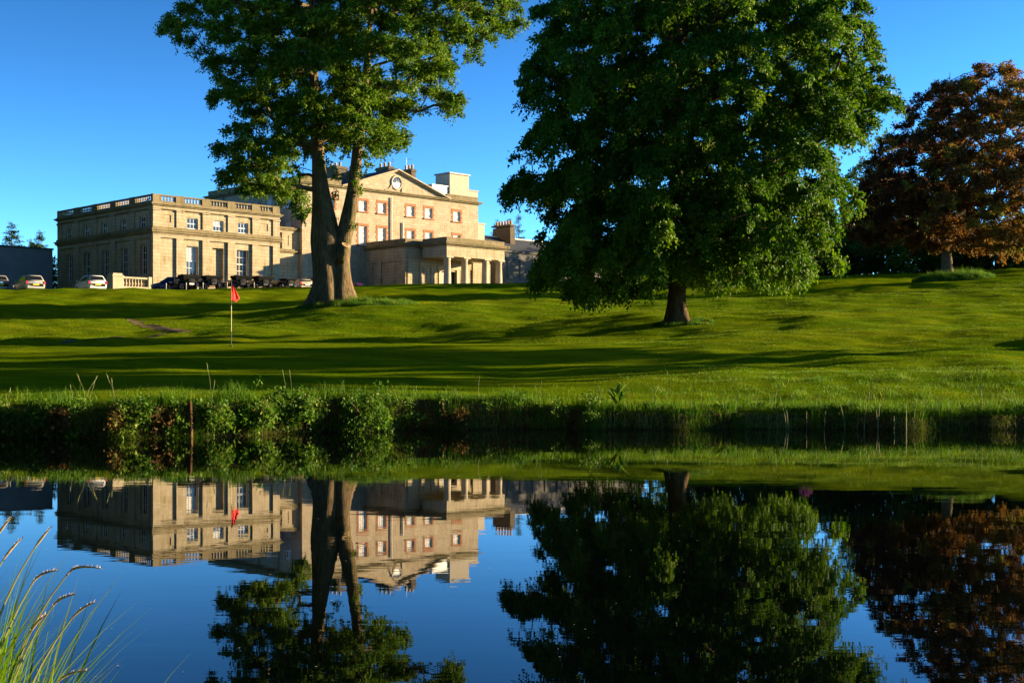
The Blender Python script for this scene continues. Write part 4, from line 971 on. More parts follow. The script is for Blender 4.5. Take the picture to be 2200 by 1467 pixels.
# ---- the lime with its skirt down to the lawn
gt, qt = stem([(0,0,-.4,.50),(0,0,.15,.42),(0,0,.8,.36),(.02,0,2,.34),(0,0,5,.30),(.05,.1,9,.2),(.1,.1,13,.1),(.1,.1,16.5,.03)], 18, .45, 4)
LIME = [(-5.96,13.06),(-6.3,11.93),(-5.77,10.88),(-6.53,10.22),(-7.0,9.37),(-6.63,8.8),(-6.11,8.33),(-6.72,7.38),(-6.15,6.91),(-7.14,6.44),(-7.48,5.58),(-7.19,4.54),(-6.44,4.73),(-5.58,4.64),(-5.87,3.79),(-6.38,2.46),(-6.19,1.1),(-5.39,1.42),(-4.54,0.8),(-3.12,0.91),(-2.37,1.14),(-1.04,1.29),(-0.28,1.7),(0.85,1.29),(1.61,1.67),(2.74,1.86),(3.12,1.61),(4.26,1.93),(5.39,1.55),(5.77,1.86),(6.53,1.48),(6.68,2.46),(6.19,3.6),(7.1,4.13),(7.89,4.54),(7.76,5.3),(7.1,6.02),(7.33,7.0),(8.42,7.57),(9.09,9.18),(8.71,11.17),(8.04,11.93),(7.33,13.06),(6.53,14.76),(4.64,16.47),(1.99,17.79),(-1.04,17.79),(-3.69,16.09),(-5.21,14.58)]
LIME = [(x_*(.965 if x_ < 0 else .925), z_) for x_, z_ in LIME]
_r = np.random.RandomState(8); skirt = [(_r.uniform(-2.4,3.0), _r.uniform(-4.6,-1.6), _r.uniform(2.2,5.4), _r.uniform(.5,.75)) for _ in range(70)]
lime = make_tree('lime_tree', 'broad dark green lime tree with drooping skirt in the middle of the lawn', (6.72,53,gz(6.72,53)-.03), LIME, 5.6, 3.4, 2900, .56, 640000, .128, M['leaf_lime'], M['bark_lime'], [(gt,'trunk')], [tuple(q) for q in qt[::2] if q[2] > 1.8], .75, 21, nlobe=330, lobe=1.42, sag=1.0, extra=skirt, tintv=.15, twigs=9, up=.35)

# ---- the copper beech at the right edge
gt, qt = stem([(.06,0,-.4,.50),(.04,0,.1,.42),(0,0,1.2,.36),(-.06,0,2.7,.32),(-.02,0,5,.25),(.12,0,8.6,.17),(.2,0,12,.08),(.2,0,15,.02)], 14, .3, 6)
_BE = [(-1.22,12.0),(-2.04,11.32),(-2.58,10.5),(-2.04,9.55),(-3.66,9.23),(-4.21,8.2),(-5.02,7.87),(-4.89,6.57),(-5.62,5.97),(-5.02,4.13),(-5.29,3.04),(-4.75,2.23),(-3.66,2.44),(-2.04,2.17),(-0.95,1.9),(1.22,2.17),(2.04,1.63),(3.12,1.9),(3.39,0.81),(4.21,1.63),(6.11,2.77),(8.01,4.94),(8.55,8.2),(7.46,10.37),(5.56,12.27),(3.94,12.0),(3.12,12.81),(2.44,13.14),(1.76,13.35),(1.09,13.03),(0.68,12.0),(-0.14,12.27)]
BEECH = [(x_*1.19, z_*1.17) for x_, z_ in _BE]
def bt(C, rs): return np.where(rs.uniform(0, 1, len(C)) < .12, .9, np.clip(.25 + .05*(C[:, 0]-C[:, 1]*.4) + rs.randn(len(C))*.12 + np.where(C[:, 2] < 4, .12, 0), .05, .8))
beech = make_tree('copper_beech', 'copper beech with dark red and bronze leaves at the right edge', (31.05,93,gz(31.05,93)-.03), BEECH, 6.3, 3.0, 1900, .64, 290000, .15, M['leaf_beech'], M['bark_beech'], [(gt,'trunk')], [tuple(q) for q in qt[::2] if q[2] > 2], .15, 31, tint_fn=bt, tintv=.14, nlobe=340, lobe=1.12, sag=.15, up=.4, twigs=9)

# ---- tree added beyond the right edge (below) to throw shadow on the near lawn
# ---- shrubs, background trees
def shrub(name, label, base, rx, ry, h, nleaf, size, mat, seed, cat='shrub', group=None, ncl=40, droop=.2, irr=.18):
    rs = np.random.RandomState(seed); root = empty(name, base, rs.uniform(0, 6), label, cat, group)
    d = unit(rs.randn(ncl, 3)); d[:, 2] = np.abs(d[:, 2]); q = rs.uniform(.35, .85, ncl)[:, None]**.6
    C = d*q*np.array([rx, ry, h])*(1 + irr*np.sin(d[:, :1]*4.3+seed)*np.cos(d[:, 1:2]*3.7+seed*2) + irr*.5*rs.randn(ncl, 1)); Rr = np.minimum(rx, h)*rs.uniform(.22, .38, ncl)
    C[:, 2] = np.maximum(C[:, 2], h*.06)
    link('foliage', foliage('foliage', C, Rr, unit(d+np.array([0,0,.2])), nleaf, size, mat, rs, droop, 10), root)
    s = G()
    for k in range(0, ncl, 4): s.tube([(0,0,-.1), tuple(C[k]*.5+np.array([0,0,.05])), tuple(C[k])],[.05*h/3+.006,.03*h/3+.004,.003+.004*h/3],5)
    link('stems', s.mesh('stems', M['bark_lime']), root)
    return root
def atxy(px, d): return ((px-1100)/2800*d, d)
BGS = [(1500,60,548,110,'behind the lime trunk, left end of the shrub border'),(1590,62,528,113,'behind the lime, second in the shrub border'),(1672,58,540,106,'behind the lime, third in the shrub border'),(1752,60,505,112,'between lime and beech, fourth in the shrub border'),
       (1826,60,470,117,'at the left edge of the beech crown, tallest of the shrub border'),(1893,62,482,112,'under the left side of the beech'),(1962,66,512,109,'left of the beech trunk'),(2058,62,498,111,'right of the beech trunk'),(2140,70,488,109,'under the right side of the beech'),(2226,76,470,108,'at the right edge of the photo')]
for k, (px, hw, ty, d, where) in enumerate(BGS):
    x, y = atxy(px, d); z = gz(x, y); top = 1.14 + (792-ty)/2800*d; rx = hw/2800*d*1.35
    shrub('border_shrub', 'dark evergreen shrub ' + where, (x, y, z-.1), rx, rx*.8, (top-z)*1.2, 8500, .21, M['leaf_shrub'], 100+k, 'shrub', 'shrub border behind the trees', 46)
def simple_tree(name, label, x, y, h, rad, nleaf, size, mat, seed, clear=.25, cat='tree', group=None):
    rs = np.random.RandomState(seed)
    n = 14; ang = np.linspace(0, 2*np.pi, n, endpoint=False)
    poly = [(rad*math.cos(a)*rs.uniform(.8, 1.12), h*(clear + (1-clear)*(.5+.5*math.sin(a)*rs.uniform(.9, 1.0)))) for a in ang]
    gt, qt = stem([(0,0,-.3,h*.03),(0,0,h*.2,h*.022),(.1,0,h*.5,h*.015),(0,.1,h*.85,h*.005)], 10, .3, seed)
    return make_tree(name, label, (x, y, gz(x, y)), poly, rad*.85, rad*.8, 420, rad*.15, nleaf, size, mat, M['bark_lime'], [(gt,'trunk')], [tuple(q) for q in qt[::2] if q[2] > h*clear*.8], .25, seed, cat, group, nlobe=110, lobe=rad*.24, sag=.3)
x, y = atxy(1862, 128); simple_tree('background_tree', 'thin dark tree showing between the lime and the copper beech', x, y, 12.4, 3.4, 9000, .2, M['leaf_shrub'], 51)
x, y = atxy(1985, 132); simple_tree('background_tree', 'dark tree behind the copper beech', x, y, 11.0, 4.6, 12000, .22, M['leaf_shrub'], 52)
x, y = atxy(1395, 176); simple_tree('background_tree', 'evergreen added unseen behind the lime, beside the service wing to shade it', x, y, 10.0, 4.0, 9000, .24, M['leaf_shrub'], 53, .06)  # hidden tree, planted to keep the sun off the service wing
x, y = atxy(1500, 181); simple_tree('background_tree', 'evergreen added unseen behind the lime, right of the service wing to shade it', x, y, 12.0, 5.0, 10000, .24, M['leaf_shrub'], 54, .06)  # second hidden tree, added to block sun from the service wing

simple_tree('shade_tree', 'tall broad tree added out of view beyond the right edge to shade the near lawn', 29, 40.5, 20, 8.4, 60000, .40, M['leaf_oak'], 57, .12)  # unseen tree, added and shaped for its shadow on the near lawn

def conifer(label, x, y, top, base_z, rad, seed, nleaf=7000):
    rs = np.random.RandomState(seed); h = top-base_z
    root = empty('conifer', (x, y, base_z), rs.uniform(0, 6), label, 'conifer', 'conifers behind the house')
    link('trunk', G().tube([(0,0,0),(0,0,h*.6),(0,0,h)],[h*.014,h*.008,.02],7).mesh('trunk', M['bark_lime'], True), root)
    nb = 120; zt = rs.uniform(.12, 1, nb)**.85; ang = rs.uniform(0, 2*np.pi, nb); L = rad*(1-zt)**.85*rs.uniform(.6, 1.15, nb) + .12
    bi = rs.choice(nb, nleaf, p=(L/L.sum())); t = rs.uniform(.05, 1, nleaf)**.8
    dirs = np.column_stack([np.cos(ang), np.sin(ang), np.full(nb, -.12)])
    p = np.column_stack([np.zeros(nleaf), np.zeros(nleaf), zt[bi]*h]) + dirs[bi]*(L[bi]*t)[:, None] + np.array([0, 0, 1.0])*(.18*L[bi]*t*t)[:, None] + rs.randn(nleaf, 3)*np.array([.10,.10,.05])*(1+.04*h)
    ax = unit(dirs[bi] + rs.randn(nleaf, 3)*.55 + np.array([0, 0, -.25])); nr = unit(rs.randn(nleaf, 3)*.5 + np.array([0, 0, 1]))
    s = .30*rs.uniform(.6, 1.3, nleaf)
    link('crown', np_mesh('crown', leaf_quads(p, ax, nr, s, s*.35), np.arange(nleaf*4).reshape(-1, 4), M['leaf_conifer'], np.clip(rs.uniform(.2, .6, nb)[bi]+rs.randn(nleaf)*.15, 0, 1)), root)
    return root
for px, ty, d, rad, lab in [(25,476,172,2.7,'tallest conifer above the court wall at the far left'),(86,494,178,2.1,'conifer above the court wall next to the pavilion'),(67,514,186,1.4,'smallest conifer above the court wall, between the two others'),
        (1070,472,215,3.6,'bushy conifer just right of the mansion, above the porch roof'),(1093,470,224,2.7,'middle conifer of three above the porch roof'),(1115,461,233,2.6,'tallest conifer above the porch roof, beside the chimney')]:
    x, y = atxy(px, d); top = 1.14 + (792-ty)/2800*d; conifer(lab, x, y, top, gz(x, y), rad*(1.3 if px > 500 else 1.5), int(px)+d)
for k, (px, d, h) in enumerate([(105,168,5.9),(118,163,5.2),(50,170,5.4),(5,168,5.6)]):
    x, y = atxy(px, d); top = 1.14+(792-(524+3*k%7))/2800*d
    shrub('hedge_shrub', ['yellow green shrub above the wall next to the pavilion','low shrub touching the pavilion corner above the wall','dark shrub above the wall between the conifers','dark shrub above the wall at the left edge'][k], (x, y, gz(x,y)-.1), 2.4, 2.0, top-gz(x,y), 4500, .2, M['leaf_conifer'], 300+k, 'shrub', None, 34)
x, y = atxy(1732, 99); shrub('rhododendron', 'purple flowering rhododendron behind the lime skirt', (x, y, gz(x,y)), .6, .5, .62, 900, .10, M['petal'], 61, 'shrub', None, 20)
x, y = atxy(768, 141); shrub('rhododendron', 'low purple flowers between the oak trunk and the porch', (x, y, gz(x,y)+.1), 1.0, .6, .7, 700, .10, M['petal'], 62, 'flowers', None, 18)

# ---- unseen wood on the left and behind the pond, added to cut sky light
def leaf_belt(pts, h, n, seed, name='leaf_belt', label='dense unseen wood added left and behind the pond to darken the shaded walls', cat='wood', wid=6, sz=1.0):
    r = np.random.RandomState(seed); P = np.array(pts, float); sg = r.uniform(0, len(P)-1.001, n); i_ = sg.astype(int); f_ = (sg-i_)[:, None]
    c_ = P[i_]*(1-f_) + P[i_+1]*f_
    X = c_[:, 0] + r.uniform(-wid, wid, n); Y = c_[:, 1] + r.uniform(-wid, wid, n)
    top = h*(.72 + .16*vnoise(X, Y, 14, seed) + .12*vnoise(X, Y, 6, seed+1)); Z = ground_z(X, Y) + top*r.uniform(0, 1, n)**.8
    nr = unit(r.randn(n, 3)); ax = unit(r.randn(n, 3)); s_ = r.uniform(.5, 1.1, n)*sz
    me = np_mesh('leaf_belt', leaf_quads(np.column_stack([X, Y, Z]), ax, nr, s_, s_*.8), np.arange(n*4).reshape(-1, 4), M['leaf_shrub'], np.clip(r.uniform(.1, .9, n), 0, 1))
    tag(link(name, me), label, cat, kind='stuff')

# ---- grass
def blades(name, X, Y, h, wd, rs, mat, tint, lean=(0,0), leanv=.35, zoff=0.0, Z=None, parent=None, face=None):
    n = len(X); z = (ground_z(X, Y) if Z is None else Z) + zoff
    a = rs.uniform(0, 2*np.pi, n); sd = np.column_stack([np.cos(a), np.sin(a), np.zeros(n)])*(wd/2)[:, None]
    ln = np.column_stack([lean[0]+rs.randn(n)*leanv, lean[1]+rs.randn(n)*leanv, np.zeros(n)])*h[:, None]
    B = np.column_stack([X, Y, z]); up = np.array([0, 0, 1.0])
    m = B + ln*.35 + up*(h*.58)[:, None]; t = B + ln + up*(h*np.clip(1-.35*np.linalg.norm(ln, axis=1)/np.maximum(h, 1e-6), .3, 1))[:, None]
    V = np.stack([B-sd, B+sd, m+sd*.75, m-sd*.75, t+sd*.08, t-sd*.08], 1).reshape(-1, 3)
    i = np.arange(n)[:, None]*6
    Fq = np.stack([i+np.array([0,1,2,3]), i+np.array([3,2,4,5])], 1).reshape(-1, 4)
    me = np_mesh(name, V, Fq, mat, np.repeat(np.clip(tint, 0, 1), 2))
    return link(name, me, parent)
def vnoise(X, Y, L, seed):
    r = np.random.RandomState(seed); z = np.zeros_like(X)
    for _ in range(5):
        a = r.uniform(0, 6.28); z += np.sin((X*np.cos(a)+Y*np.sin(a))*6.28/(L*r.uniform(.6, 1.5)) + r.uniform(0, 6.28))
    return z/2.5
leaf_belt([(-98,215),(-84,175),(-72,145),(-64,115),(-54,85),(-47,55),(-42,28),(-36,0),(-24,-22),(0,-30),(28,-28),(55,-22)], 23, 42000, 8, sz=1.6)  # added wood out of view, blocks low sky light on the shaded walls
leaf_belt([(16,122),(28,120),(40,118),(55,116),(72,112)], 6.4, 26000, 9, 'hedge_thicket', 'dark thicket behind the shrub border under the copper beech', 'thicket', 2.2, .48)
rs = np.random.RandomState(77)
# bank fringe
n = 52000; X = rs.uniform(-17, 17, n); t_ = np.abs(rs.randn(n))*.42 - .06; Y = shore(X) + t_
dens = .55 + .45*vnoise(X, Y, 1.4, 1); keep = rs.uniform(0, 1, n) < np.clip(dens, .15, 1); X, Y, t_ = X[keep], Y[keep], t_[keep]; n = len(X)
h = (.09 + .14*rs.uniform(0, 1, n)**2 + .13*np.clip(vnoise(X, Y, .8, 2), 0, 1.5) + .09*np.clip(vnoise(X, Y, .35, 12), 0, 1.5)) * np.where(X < -3, 1.15, 1.05)
tag(blades('bank_grass', X, Y, h, rs.uniform(.006,.012,n), rs, M['blade'], .42+.2*vnoise(X,Y,1.1,3)+rs.randn(n)*.18, (0,-.25), .4, -.02), 'tall tufted grass along the far edge of the pond', 'grass', kind='stuff')
# grass hanging over the bank edge
n = 22000; X = rs.uniform(-17, 17, n); Y = shore(X) + rs.uniform(.0, .16, n); Z = ground_z(X, Y)
sel = rs.uniform(0, 1, n) < np.clip(.4+.6*vnoise(X, Y, 1.2, 5), .05, 1); X, Y, Z = X[sel], Y[sel], Z[sel]; n = len(X)
hh = rs.uniform(.12, .34, n)*(1+.5*np.clip(vnoise(X,Y,.8,14),-.8,1)); a = rs.uniform(0, 6.28, n); sd = np.column_stack([np.cos(a), .3*np.sin(a), 0*a])*(.005)
B = np.column_stack([X, Y, Z]); m = B + np.column_stack([rs.randn(n)*.04, -.14-.06*rs.uniform(0,1,n), .06*np.ones(n)]); e = m + np.column_stack([rs.randn(n)*.04, -.06*rs.uniform(0,1,n), -hh])
e[:, 2] = np.maximum(e[:, 2], .015)
V = np.stack([B-sd, B+sd, m+sd, m-sd, e+sd*.2, e-sd*.2], 1).reshape(-1, 3); i = np.arange(n)[:, None]*6
dry = (vnoise(X, Y, 2.0, 6) > .25)
tag(link('hanging_grass', np_mesh('hanging_grass', V, np.stack([i+np.array([0,1,2,3]), i+np.array([3,2,4,5])],1).reshape(-1,4), M['blade'], np.repeat(np.clip(.45+rs.randn(n)*.2+.45*dry,0,1),2))), 'blades of grass hanging over the bank towards the water', 'grass', kind='stuff')
# rough grass on the right
n = 75000; X = rs.uniform(-1, 17.5, n); t_ = rs.uniform(.4, 7.5, n); Y = shore(X)+t_
w = np.clip(.1+.9*sstep(0, 7, X) - .07*np.maximum(t_-2.5, 0), 0, 1)*np.clip(.6+.5*vnoise(X,Y,1.5,7), .1, 1); keep = rs.uniform(0,1,n) < w; X, Y, t_ = X[keep], Y[keep], t_[keep]; n = len(X)
h = (.035+.08*rs.uniform(0,1,n)**2)*(1.7-.13*t_)*(.55+.9*np.clip(vnoise(X,Y,.8,8),-.2,1.3))
tag(blades('rough_grass', X, Y, np.maximum(h,.03), rs.uniform(.006,.011,n), rs, M['blade'], .58+.15*vnoise(X,Y,1.3,9)+rs.randn(n)*.15, (0,0), .45, -.01), 'rough tufty grass on the right beside the pond', 'grass', kind='stuff')
# mown lawn
n = 235000; Y = 23.5 + 60*rs.uniform(0,1,n)**1.4; X = (rs.uniform(-1,1,n))*Y*.41
keep = Y-shore(X) > .5; X, Y = X[keep], Y[keep]; n = len(X)
Zl = ground_z(X, Y); green_ = sstep(5, 1, X)*sstep(24.5, 26, Y)*sstep(50, 46, Y); h = rs.uniform(.016,.034,n)*(1+.008*(Y-23))*(1-.6*green_); a = rs.uniform(0,6.28,n); wd = rs.uniform(.005,.010,n)*(1+.03*(Y-23))
sd = np.column_stack([np.cos(a),np.sin(a),0*a])*(wd/2)[:,None]; B = np.column_stack([X,Y,Zl-.004]); tp = B + np.column_stack([rs.randn(n)*.35*h, rs.randn(n)*.35*h, h])
V = np.stack([B-sd,B+sd,tp],1).reshape(-1,3)
tag(link('mown_grass', np_mesh('mown_grass', V, np.arange(n*3).reshape(-1,3), M['blade_mown'], np.clip(.5+.22*vnoise(X,Y*1.6,3.5,10)+rs.randn(n)*.16,0,1))), 'short mown grass of the near lawn and green', 'grass', kind='stuff')
# long grass round the trunks
def tuft_ring(label, cx, cy, rx, ry, hmax, n, seed, tnt):
    r = np.random.RandomState(seed); a = r.uniform(0,6.28,n); q = np.sqrt(r.uniform(0,1,n)); X = cx+rx*q*np.cos(a); Y = cy+ry*q*np.sin(a)
    h = hmax*(1-q**2*.75)*r.uniform(.45,1.05,n)*(.85+.25*vnoise(X,Y,.9,seed))
    tag(blades('long_grass', X, Y, h, r.uniform(.014,.024,n), r, M['blade'], tnt+.2*vnoise(X,Y,1.2,seed+1)+r.randn(n)*.16, (0,0), .3, -.02), label, 'grass', kind='stuff')
tuft_ring('long grass round the foot of the oak', -8.3, 69.5, 3.3, 1.9, .58, 13000, 1, .5)
tuft_ring('long grass round the foot of the lime', 6.95, 52.8, 1.3, 1.0, .34, 7000, 2, .45)
tuft_ring('tall grass island round the foot of the beech', 31.1, 91.8, 2.9, 1.8, 1.15, 14000, 3, .45)

# ---- plants on the bank
def bank_plant(label, X, hgt, rx, nleaf, size, mat, seed, zc=.30, ahead=.12, name='bank_plant', cat='plant', group='plants on the left bank', droop=.3):
    y = float(shore(X)) - ahead; r = np.random.RandomState(seed)
    root = empty(name, (X, y+.1, 0.02), 0, label, cat, group); n = 26
    d = unit(r.randn(n,3)); C = d*r.uniform(.3,.9,n)[:,None]*np.array([rx,.22,hgt*.5]) + np.array([0,-.02,zc]); C[:,2] = np.maximum(C[:,2], .05)
    link('foliage', foliage('foliage', C, np.full(n, .13)*r.uniform(.7,1.3,n), unit(d*.5+np.array([0,-.5,.3])), nleaf, size, mat, r, droop, 8, .7, .4, jit=.02), root)
    s = G()
    for k in range(0, n, 3): s.tube([(C[k][0]*.6,.12,.02 if hgt < .7 else .1), tuple(C[k]*.7+np.array([0,.03,0])), tuple(C[k])],[.008,.006,.003],4)
    link('stems', s.mesh('stems', M['bark_lime']), root); return root
for k, (px, hg, rx, nl, sz, mt, zc, lab) in enumerate([(20,.45,.35,700,.06,'leaf_bramble',.28,'dark leafy plant on the bank at the left edge'),(85,.50,.32,700,.055,'leaf_bramble',.22,'ivy clump low on the bank near the left edge'),(150,.55,.35,800,.06,'leaf_dry',.22,'rusty bracken lit orange on the bank'),
    (250,.55,.28,900,.045,'leaf_dry',.30,'brown dead fronds hanging on the bank'),(345,.45,.26,500,.05,'leaf_dry',.25,'small brown dead fern left of the wooden post'),(455,.55,.34,900,.055,'leaf_bramble',.32,'green leafy clump right of the wooden post'),(545,.62,.36,1000,.065,'leaf_bramble',.30,'pale leaved plant hanging to the water'),
    (640,.60,.36,1000,.065,'leaf_bramble',.28,'second pale leaved plant next to the bramble bush'),(300,.40,.30,600,.05,'leaf_bramble',.42,'green fern under the bank edge'),(985,.42,.30,800,.05,'leaf_dry',.22,'brown reedy clump by the thin post')]):
    d = float(shore((px-1100)/2800*22)); bank_plant(lab, (px-1100)/2800*d, hg, rx, nl, sz, M[mt], 400+k, zc)
n_ = 120; Xi = rs.uniform(-9.6, 1.5, 900); Xi = Xi[rs.uniform(0,1,900) < np.clip(.35+.75*vnoise(Xi, Xi*0, .9, 31) + .3*sstep(-5.5,-4,Xi) - .75*sstep(-3.2,-1.5,Xi), 0.06, 1)][:n_]; n_ = len(Xi); Yi = shore(Xi) - rs.uniform(.0, .16, n_); Ci = np.column_stack([Xi, Yi, rs.uniform(.08, .62, n_)])
tag(link('bank_ivy', foliage('bank_ivy', Ci, rs.uniform(.10, .26, n_), np.tile(np.array([[0,-.6,.2]]), (n_,1)), 7500, .048, M['leaf_bramble'], rs, .6, 9, .75, .5, None, .22, .02)), 'tangle of ivy and fern leaves covering the bank face left of centre', 'ivy', kind='stuff')
xb = (768-1100)/2800*22.2
shrub('bramble_bush', 'dark bramble bush bulging over the bank left of centre', (xb, float(shore(xb))-.02, .05), .62, .36, .66, 3600, .05, M['leaf_bramble'], 71, 'bush', None, 60, .5, .4)
xb2 = (590-1100)/2800*21.8
shrub('bank_bush', 'low leafy bush on top of the bank left of the bramble', (xb2, float(shore(xb2))+.12, .45), .75, .25, .30, 1900, .05, M['leaf_bramble'], 72, 'bush', None, 44, .5, .5)
# broad-leaved docks
def dock_leaf(gm, base, az, elev, L, W):
    d0 = np.array([math.cos(az), math.sin(az), 0]); sdv = np.array([-math.sin(az), math.cos(az), 0]); k = 6; rows_ = []
    for i in range(k+1):
        s = i/k; e = elev - .9*s*s; c = np.array(base) + d0*(L*s*math.cos(elev*.8)) + np.array([0,0,1.0])*(L*(s*math.sin(elev) - .28*s*s))
        w = W*math.sin(math.pi*min(.97, s*.9+.08))**.8; rows_.append((c-sdv*w/2+np.array([0,0,w*.12]), c, c+sdv*w/2+np.array([0,0,w*.12])))
    for a, b in zip(rows_, rows_[1:]):
        gm.quad(a[0],a[1],b[1],b[0]); gm.quad(a[1],a[2],b[2],b[1])
def dock(label, X, t_, H, nl, seed, spike=False):
    r = random.Random(seed); y = float(shore(X))+t_; root = empty('dock_plant', (X, y, gz(X,y)-.01), 0, label, 'plant', 'broad-leaved docks on the right bank')
    for k in range(nl):
        g_ = G(); dock_leaf(g_, (r.uniform(-.03,.03), r.uniform(-.03,.03), r.uniform(0,.5)*H*(1 if spike else .2)), r.uniform(0,6.28), r.uniform(.7,1.35), H*r.uniform(.55,.95), H*r.uniform(.18,.3))
        me = g_.mesh('leaf', M['leaf_bramble'], True); a = me.attributes.new('tint','FLOAT','FACE'); a.data.foreach_set('value', [r.uniform(.35,.8)]*len(me.polygons)); link('leaf', me, root)
    if spike: link('stem', G().tube([(0,0,0),(.01,0,H*.6),(0,.01,H*1.05)],[.012,.009,.004],5).mesh('stem', M['stalk']), root)
dock('tall dark dock plant standing alone on the bank right of centre', 2.04, .45, .46, 20, 1, True)
for k, (px, t_, H, lab) in enumerate([(1390,.5,.24,'first low dock right of the tall one'),(1440,.35,.22,'second low dock right of the tall one'),(1548,.4,.3,'dock with upright leaves in the bank grass'),(1640,.55,.24,'dock with a pale flower spike on the bank'),(1668,.4,.28,'pair leaf dock beside the pale spike'),(1730,.3,.26,'dock over the hanging reeds'),(1795,.5,.3,'bright green dock on the lit bank'),(1820,.35,.26,'dock just right of the bright green one'),(2070,.4,.24,'dock at the right part of the bank'),(2110,.5,.24,'bright dock nearest the right edge')]):
    d = 24.9; dock(lab, (px-1100)/2800*d, t_, H, 9, 20+k)
# flowering stalks on the bank
stk = G()
for k in range(34):
    X = rs.uniform(-9.5, 9.5); y = float(shore(X))+rs.uniform(.0,.5); z = gz(X,y); H_ = rs.uniform(.3,.62); lx, ly = rs.randn()*.08, rs.randn()*.08
    stk.tube([(X,y,z),(X+lx*.4,y+ly*.4,z+H_*.6),(X+lx,y+ly,z+H_)],[.0025,.002,.0015],4,False); stk.tube([(X+lx*.8,y+ly*.8,z+H_*.82),(X+lx,y+ly,z+H_),(X+lx*1.1,y+ly*1.1,z+H_*1.08)],[.003,.008,.002],5,False)
for k in range(16):    # reeds standing in the water on the right
    X = rs.uniform(4.8, 8.0); y = float(shore(X))-rs.uniform(.08,.3); H_ = rs.uniform(.15,.5); lx = rs.randn()*.05
    stk.tube([(X,y,-.1),(X+lx*.5,y,H_*.6),(X+lx,y,H_)],[.005,.004,.002],4,False)
tag(stk.obj('grass_stalks', M['stalk']), 'thin flowering grass stalks and reeds along the bank', 'grass', kind='stuff')
# posts in the bank
for px, t_, z1, r_, lab in [(405,-.12,.60,.035,'rusty brown wooden post in the left bank'),(950,-.10,.52,.028,'thin weathered post in the bank near the middle')]:
    X = (px-1100)/2800*(21.4 if px < 700 else 24.2); y = float(shore(X))+t_
    p_ = G().tube([(0,0,-.5),(.01,0,.2),(-.01,.01,z1-.03),(-.01,.01,z1)],[r_,r_*1.05,r_,r_*.7],8); o = tag(p_.obj('wooden_post', M['wood'], None, True), lab, 'post'); o.location = (X, y, 0)

# ---- foreground grass clump on the near bank
fg = empty('grass_clump', (-.93, 2.15, 0.2), 0, 'long grass with seed heads in the near left corner', 'grass')
def curved(gm, p0, az, lean, L, w, k=7, flat=True):
    d0 = np.array([math.cos(az), math.sin(az), 0]); sdv = np.array([-math.sin(az+.6), math.cos(az+.6), 0]); P_ = []
    for i in range(k+1):
        s = i/k; P_.append(np.array(p0) + d0*(L*lean*s*s) + np.array([0,0,1.0])*(L*s*(1-.28*lean*s)))
    for i in range(k):
        w0 = w*(1-(i/k)**2)*.5; w1 = w*(1-((i+1)/k)**2)*.5
        gm.quad(P_[i]-sdv*w0, P_[i]+sdv*w0, P_[i+1]+sdv*w1, P_[i+1]-sdv*w1)
    return P_
rf_ = random.Random(9); bl = G(); tin = []
for k in range(1000):
    x = -.5*rf_.random()**1.3 + .20*rf_.random()**2; y = rf_.uniform(-.3,.25); n0 = len(bl.f)
    curved(bl, (x, y, rf_.uniform(-.05,.05)), rf_.gauss(0,.8), rf_.uniform(.08,.5), rf_.uniform(.40,.66)*(1-1.6*max(0,x)), rf_.uniform(.004,.009)); tin += [min(1, rf_.uniform(.35,.9))]*(len(bl.f)-n0)
me = bl.mesh('blades', M['blade'], True); a_ = me.attributes.new('tint','FLOAT','FACE'); a_.data.foreach_set('value', tin); o = link('blades', me, fg); o['kind'] = 'stuff'
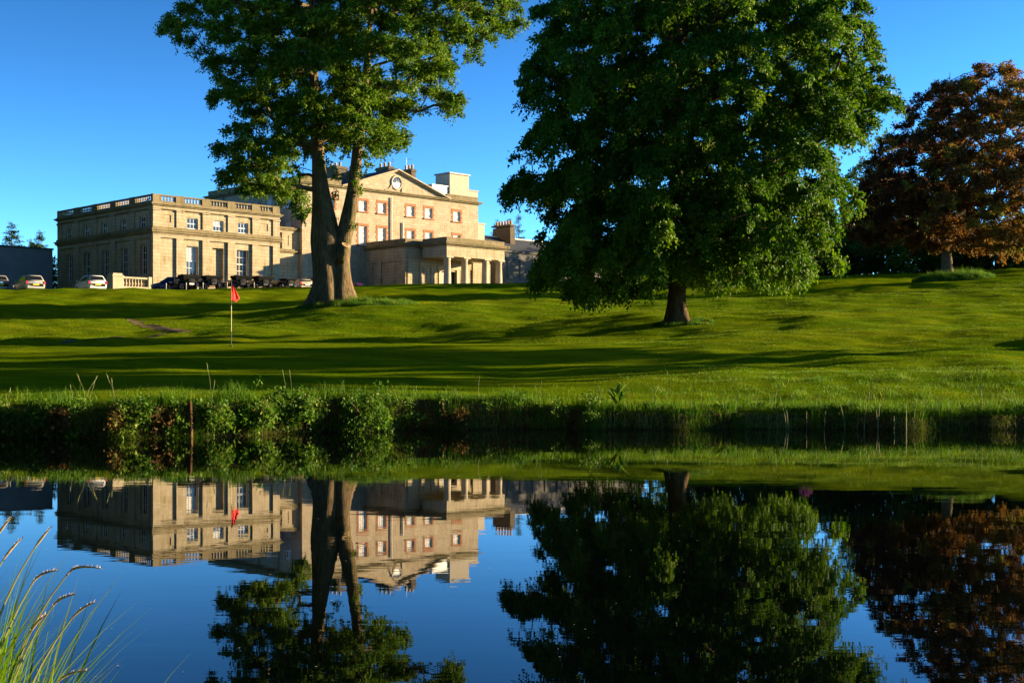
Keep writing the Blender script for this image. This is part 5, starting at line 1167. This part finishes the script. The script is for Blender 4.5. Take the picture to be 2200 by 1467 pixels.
# seed stalks: foot (x, y), tip (x, z), droop of the head
for fx_, fy_, tx, tz, dr in [(-.16,0,.04,.68,.1),(-.10,.05,.07,.66,.15),(-.06,-.04,.10,.63,.2),(-.04,.02,.14,.645,.1),(-.02,.05,.19,.60,1.3),(0,-.03,.145,.59,.9),(.0,.04,.165,.545,.7),(.03,0,.205,.53,.45),(.02,.06,.125,.50,.4),(.04,-.05,.19,.43,.8),(-.2,.04,-.02,.70,.1),(-.24,-.05,-.06,.66,.1),(-.14,.1,.02,.60,.2),(.06,.03,.245,.36,.3)]:
    p0 = np.array((fx_, fy_, 0.)); p2 = np.array((tx, fy_*.5, tz)); p1 = np.array((fx_*.7+tx*.3, fy_, tz*.72))
    bez = lambda q: p0*(1-q)**2 + p1*2*q*(1-q) + p2*q*q
    g_ = G(); g_.tube([tuple(bez(q)) for q in np.linspace(0,1,10)], [.0019]*8+[.0015,.0012], 4, False); s_ = link('seed_stalk', g_.mesh('seed_stalk', M['stalk']), fg)
    T_ = p2-p1; T_ /= np.linalg.norm(T_); hl = .044
    side_ = np.array([1.0,0,-.9]); pts = [p2 + T_*hl*q + side_*(hl*.5*dr*q*q) for q in np.linspace(-.15,1,7)]
    h_ = G(); h_.tube([tuple(p) for p in pts], [.0006,.0014,.0021,.0023,.0019,.0012,.0004], 7, True)
    for q in range(110):
        f = rf_.random()*.98; i_ = int(f*6); c_ = pts[i_]*(1-(f*6-i_))+pts[i_+1]*(f*6-i_)
        dv = np.array([rf_.gauss(0,1), rf_.gauss(0,1), rf_.gauss(0,1)]); dv /= np.linalg.norm(dv); e_ = c_ + dv*.0036 + T_*.0045
        pe = np.cross(dv, T_)*.0008; h_.quad(c_-pe, c_+pe, e_)
    link('seed_head', h_.mesh('seed_head', M['seed']), s_)

# ---- petals and scum flecks floating on the pond
n = 110; X = rs.uniform(-1,1,n); Y = rs.uniform(4.6, 12, n); X = X*Y*.40; a = rs.uniform(0,6.28,n); r_ = rs.uniform(.002,.005,n)
V = np.stack([np.column_stack([X+r_*np.cos(a+q)*1.3, Y+r_*np.sin(a+q), np.full(n,.004)]) for q in (0,1.57,3.14,4.71)],1).reshape(-1,3)
tag(link('floating_flecks', np_mesh('floating_flecks', V, np.arange(n*4).reshape(-1,4), M['blind'])), 'tiny pale petals floating on the pond', 'petals', kind='stuff')
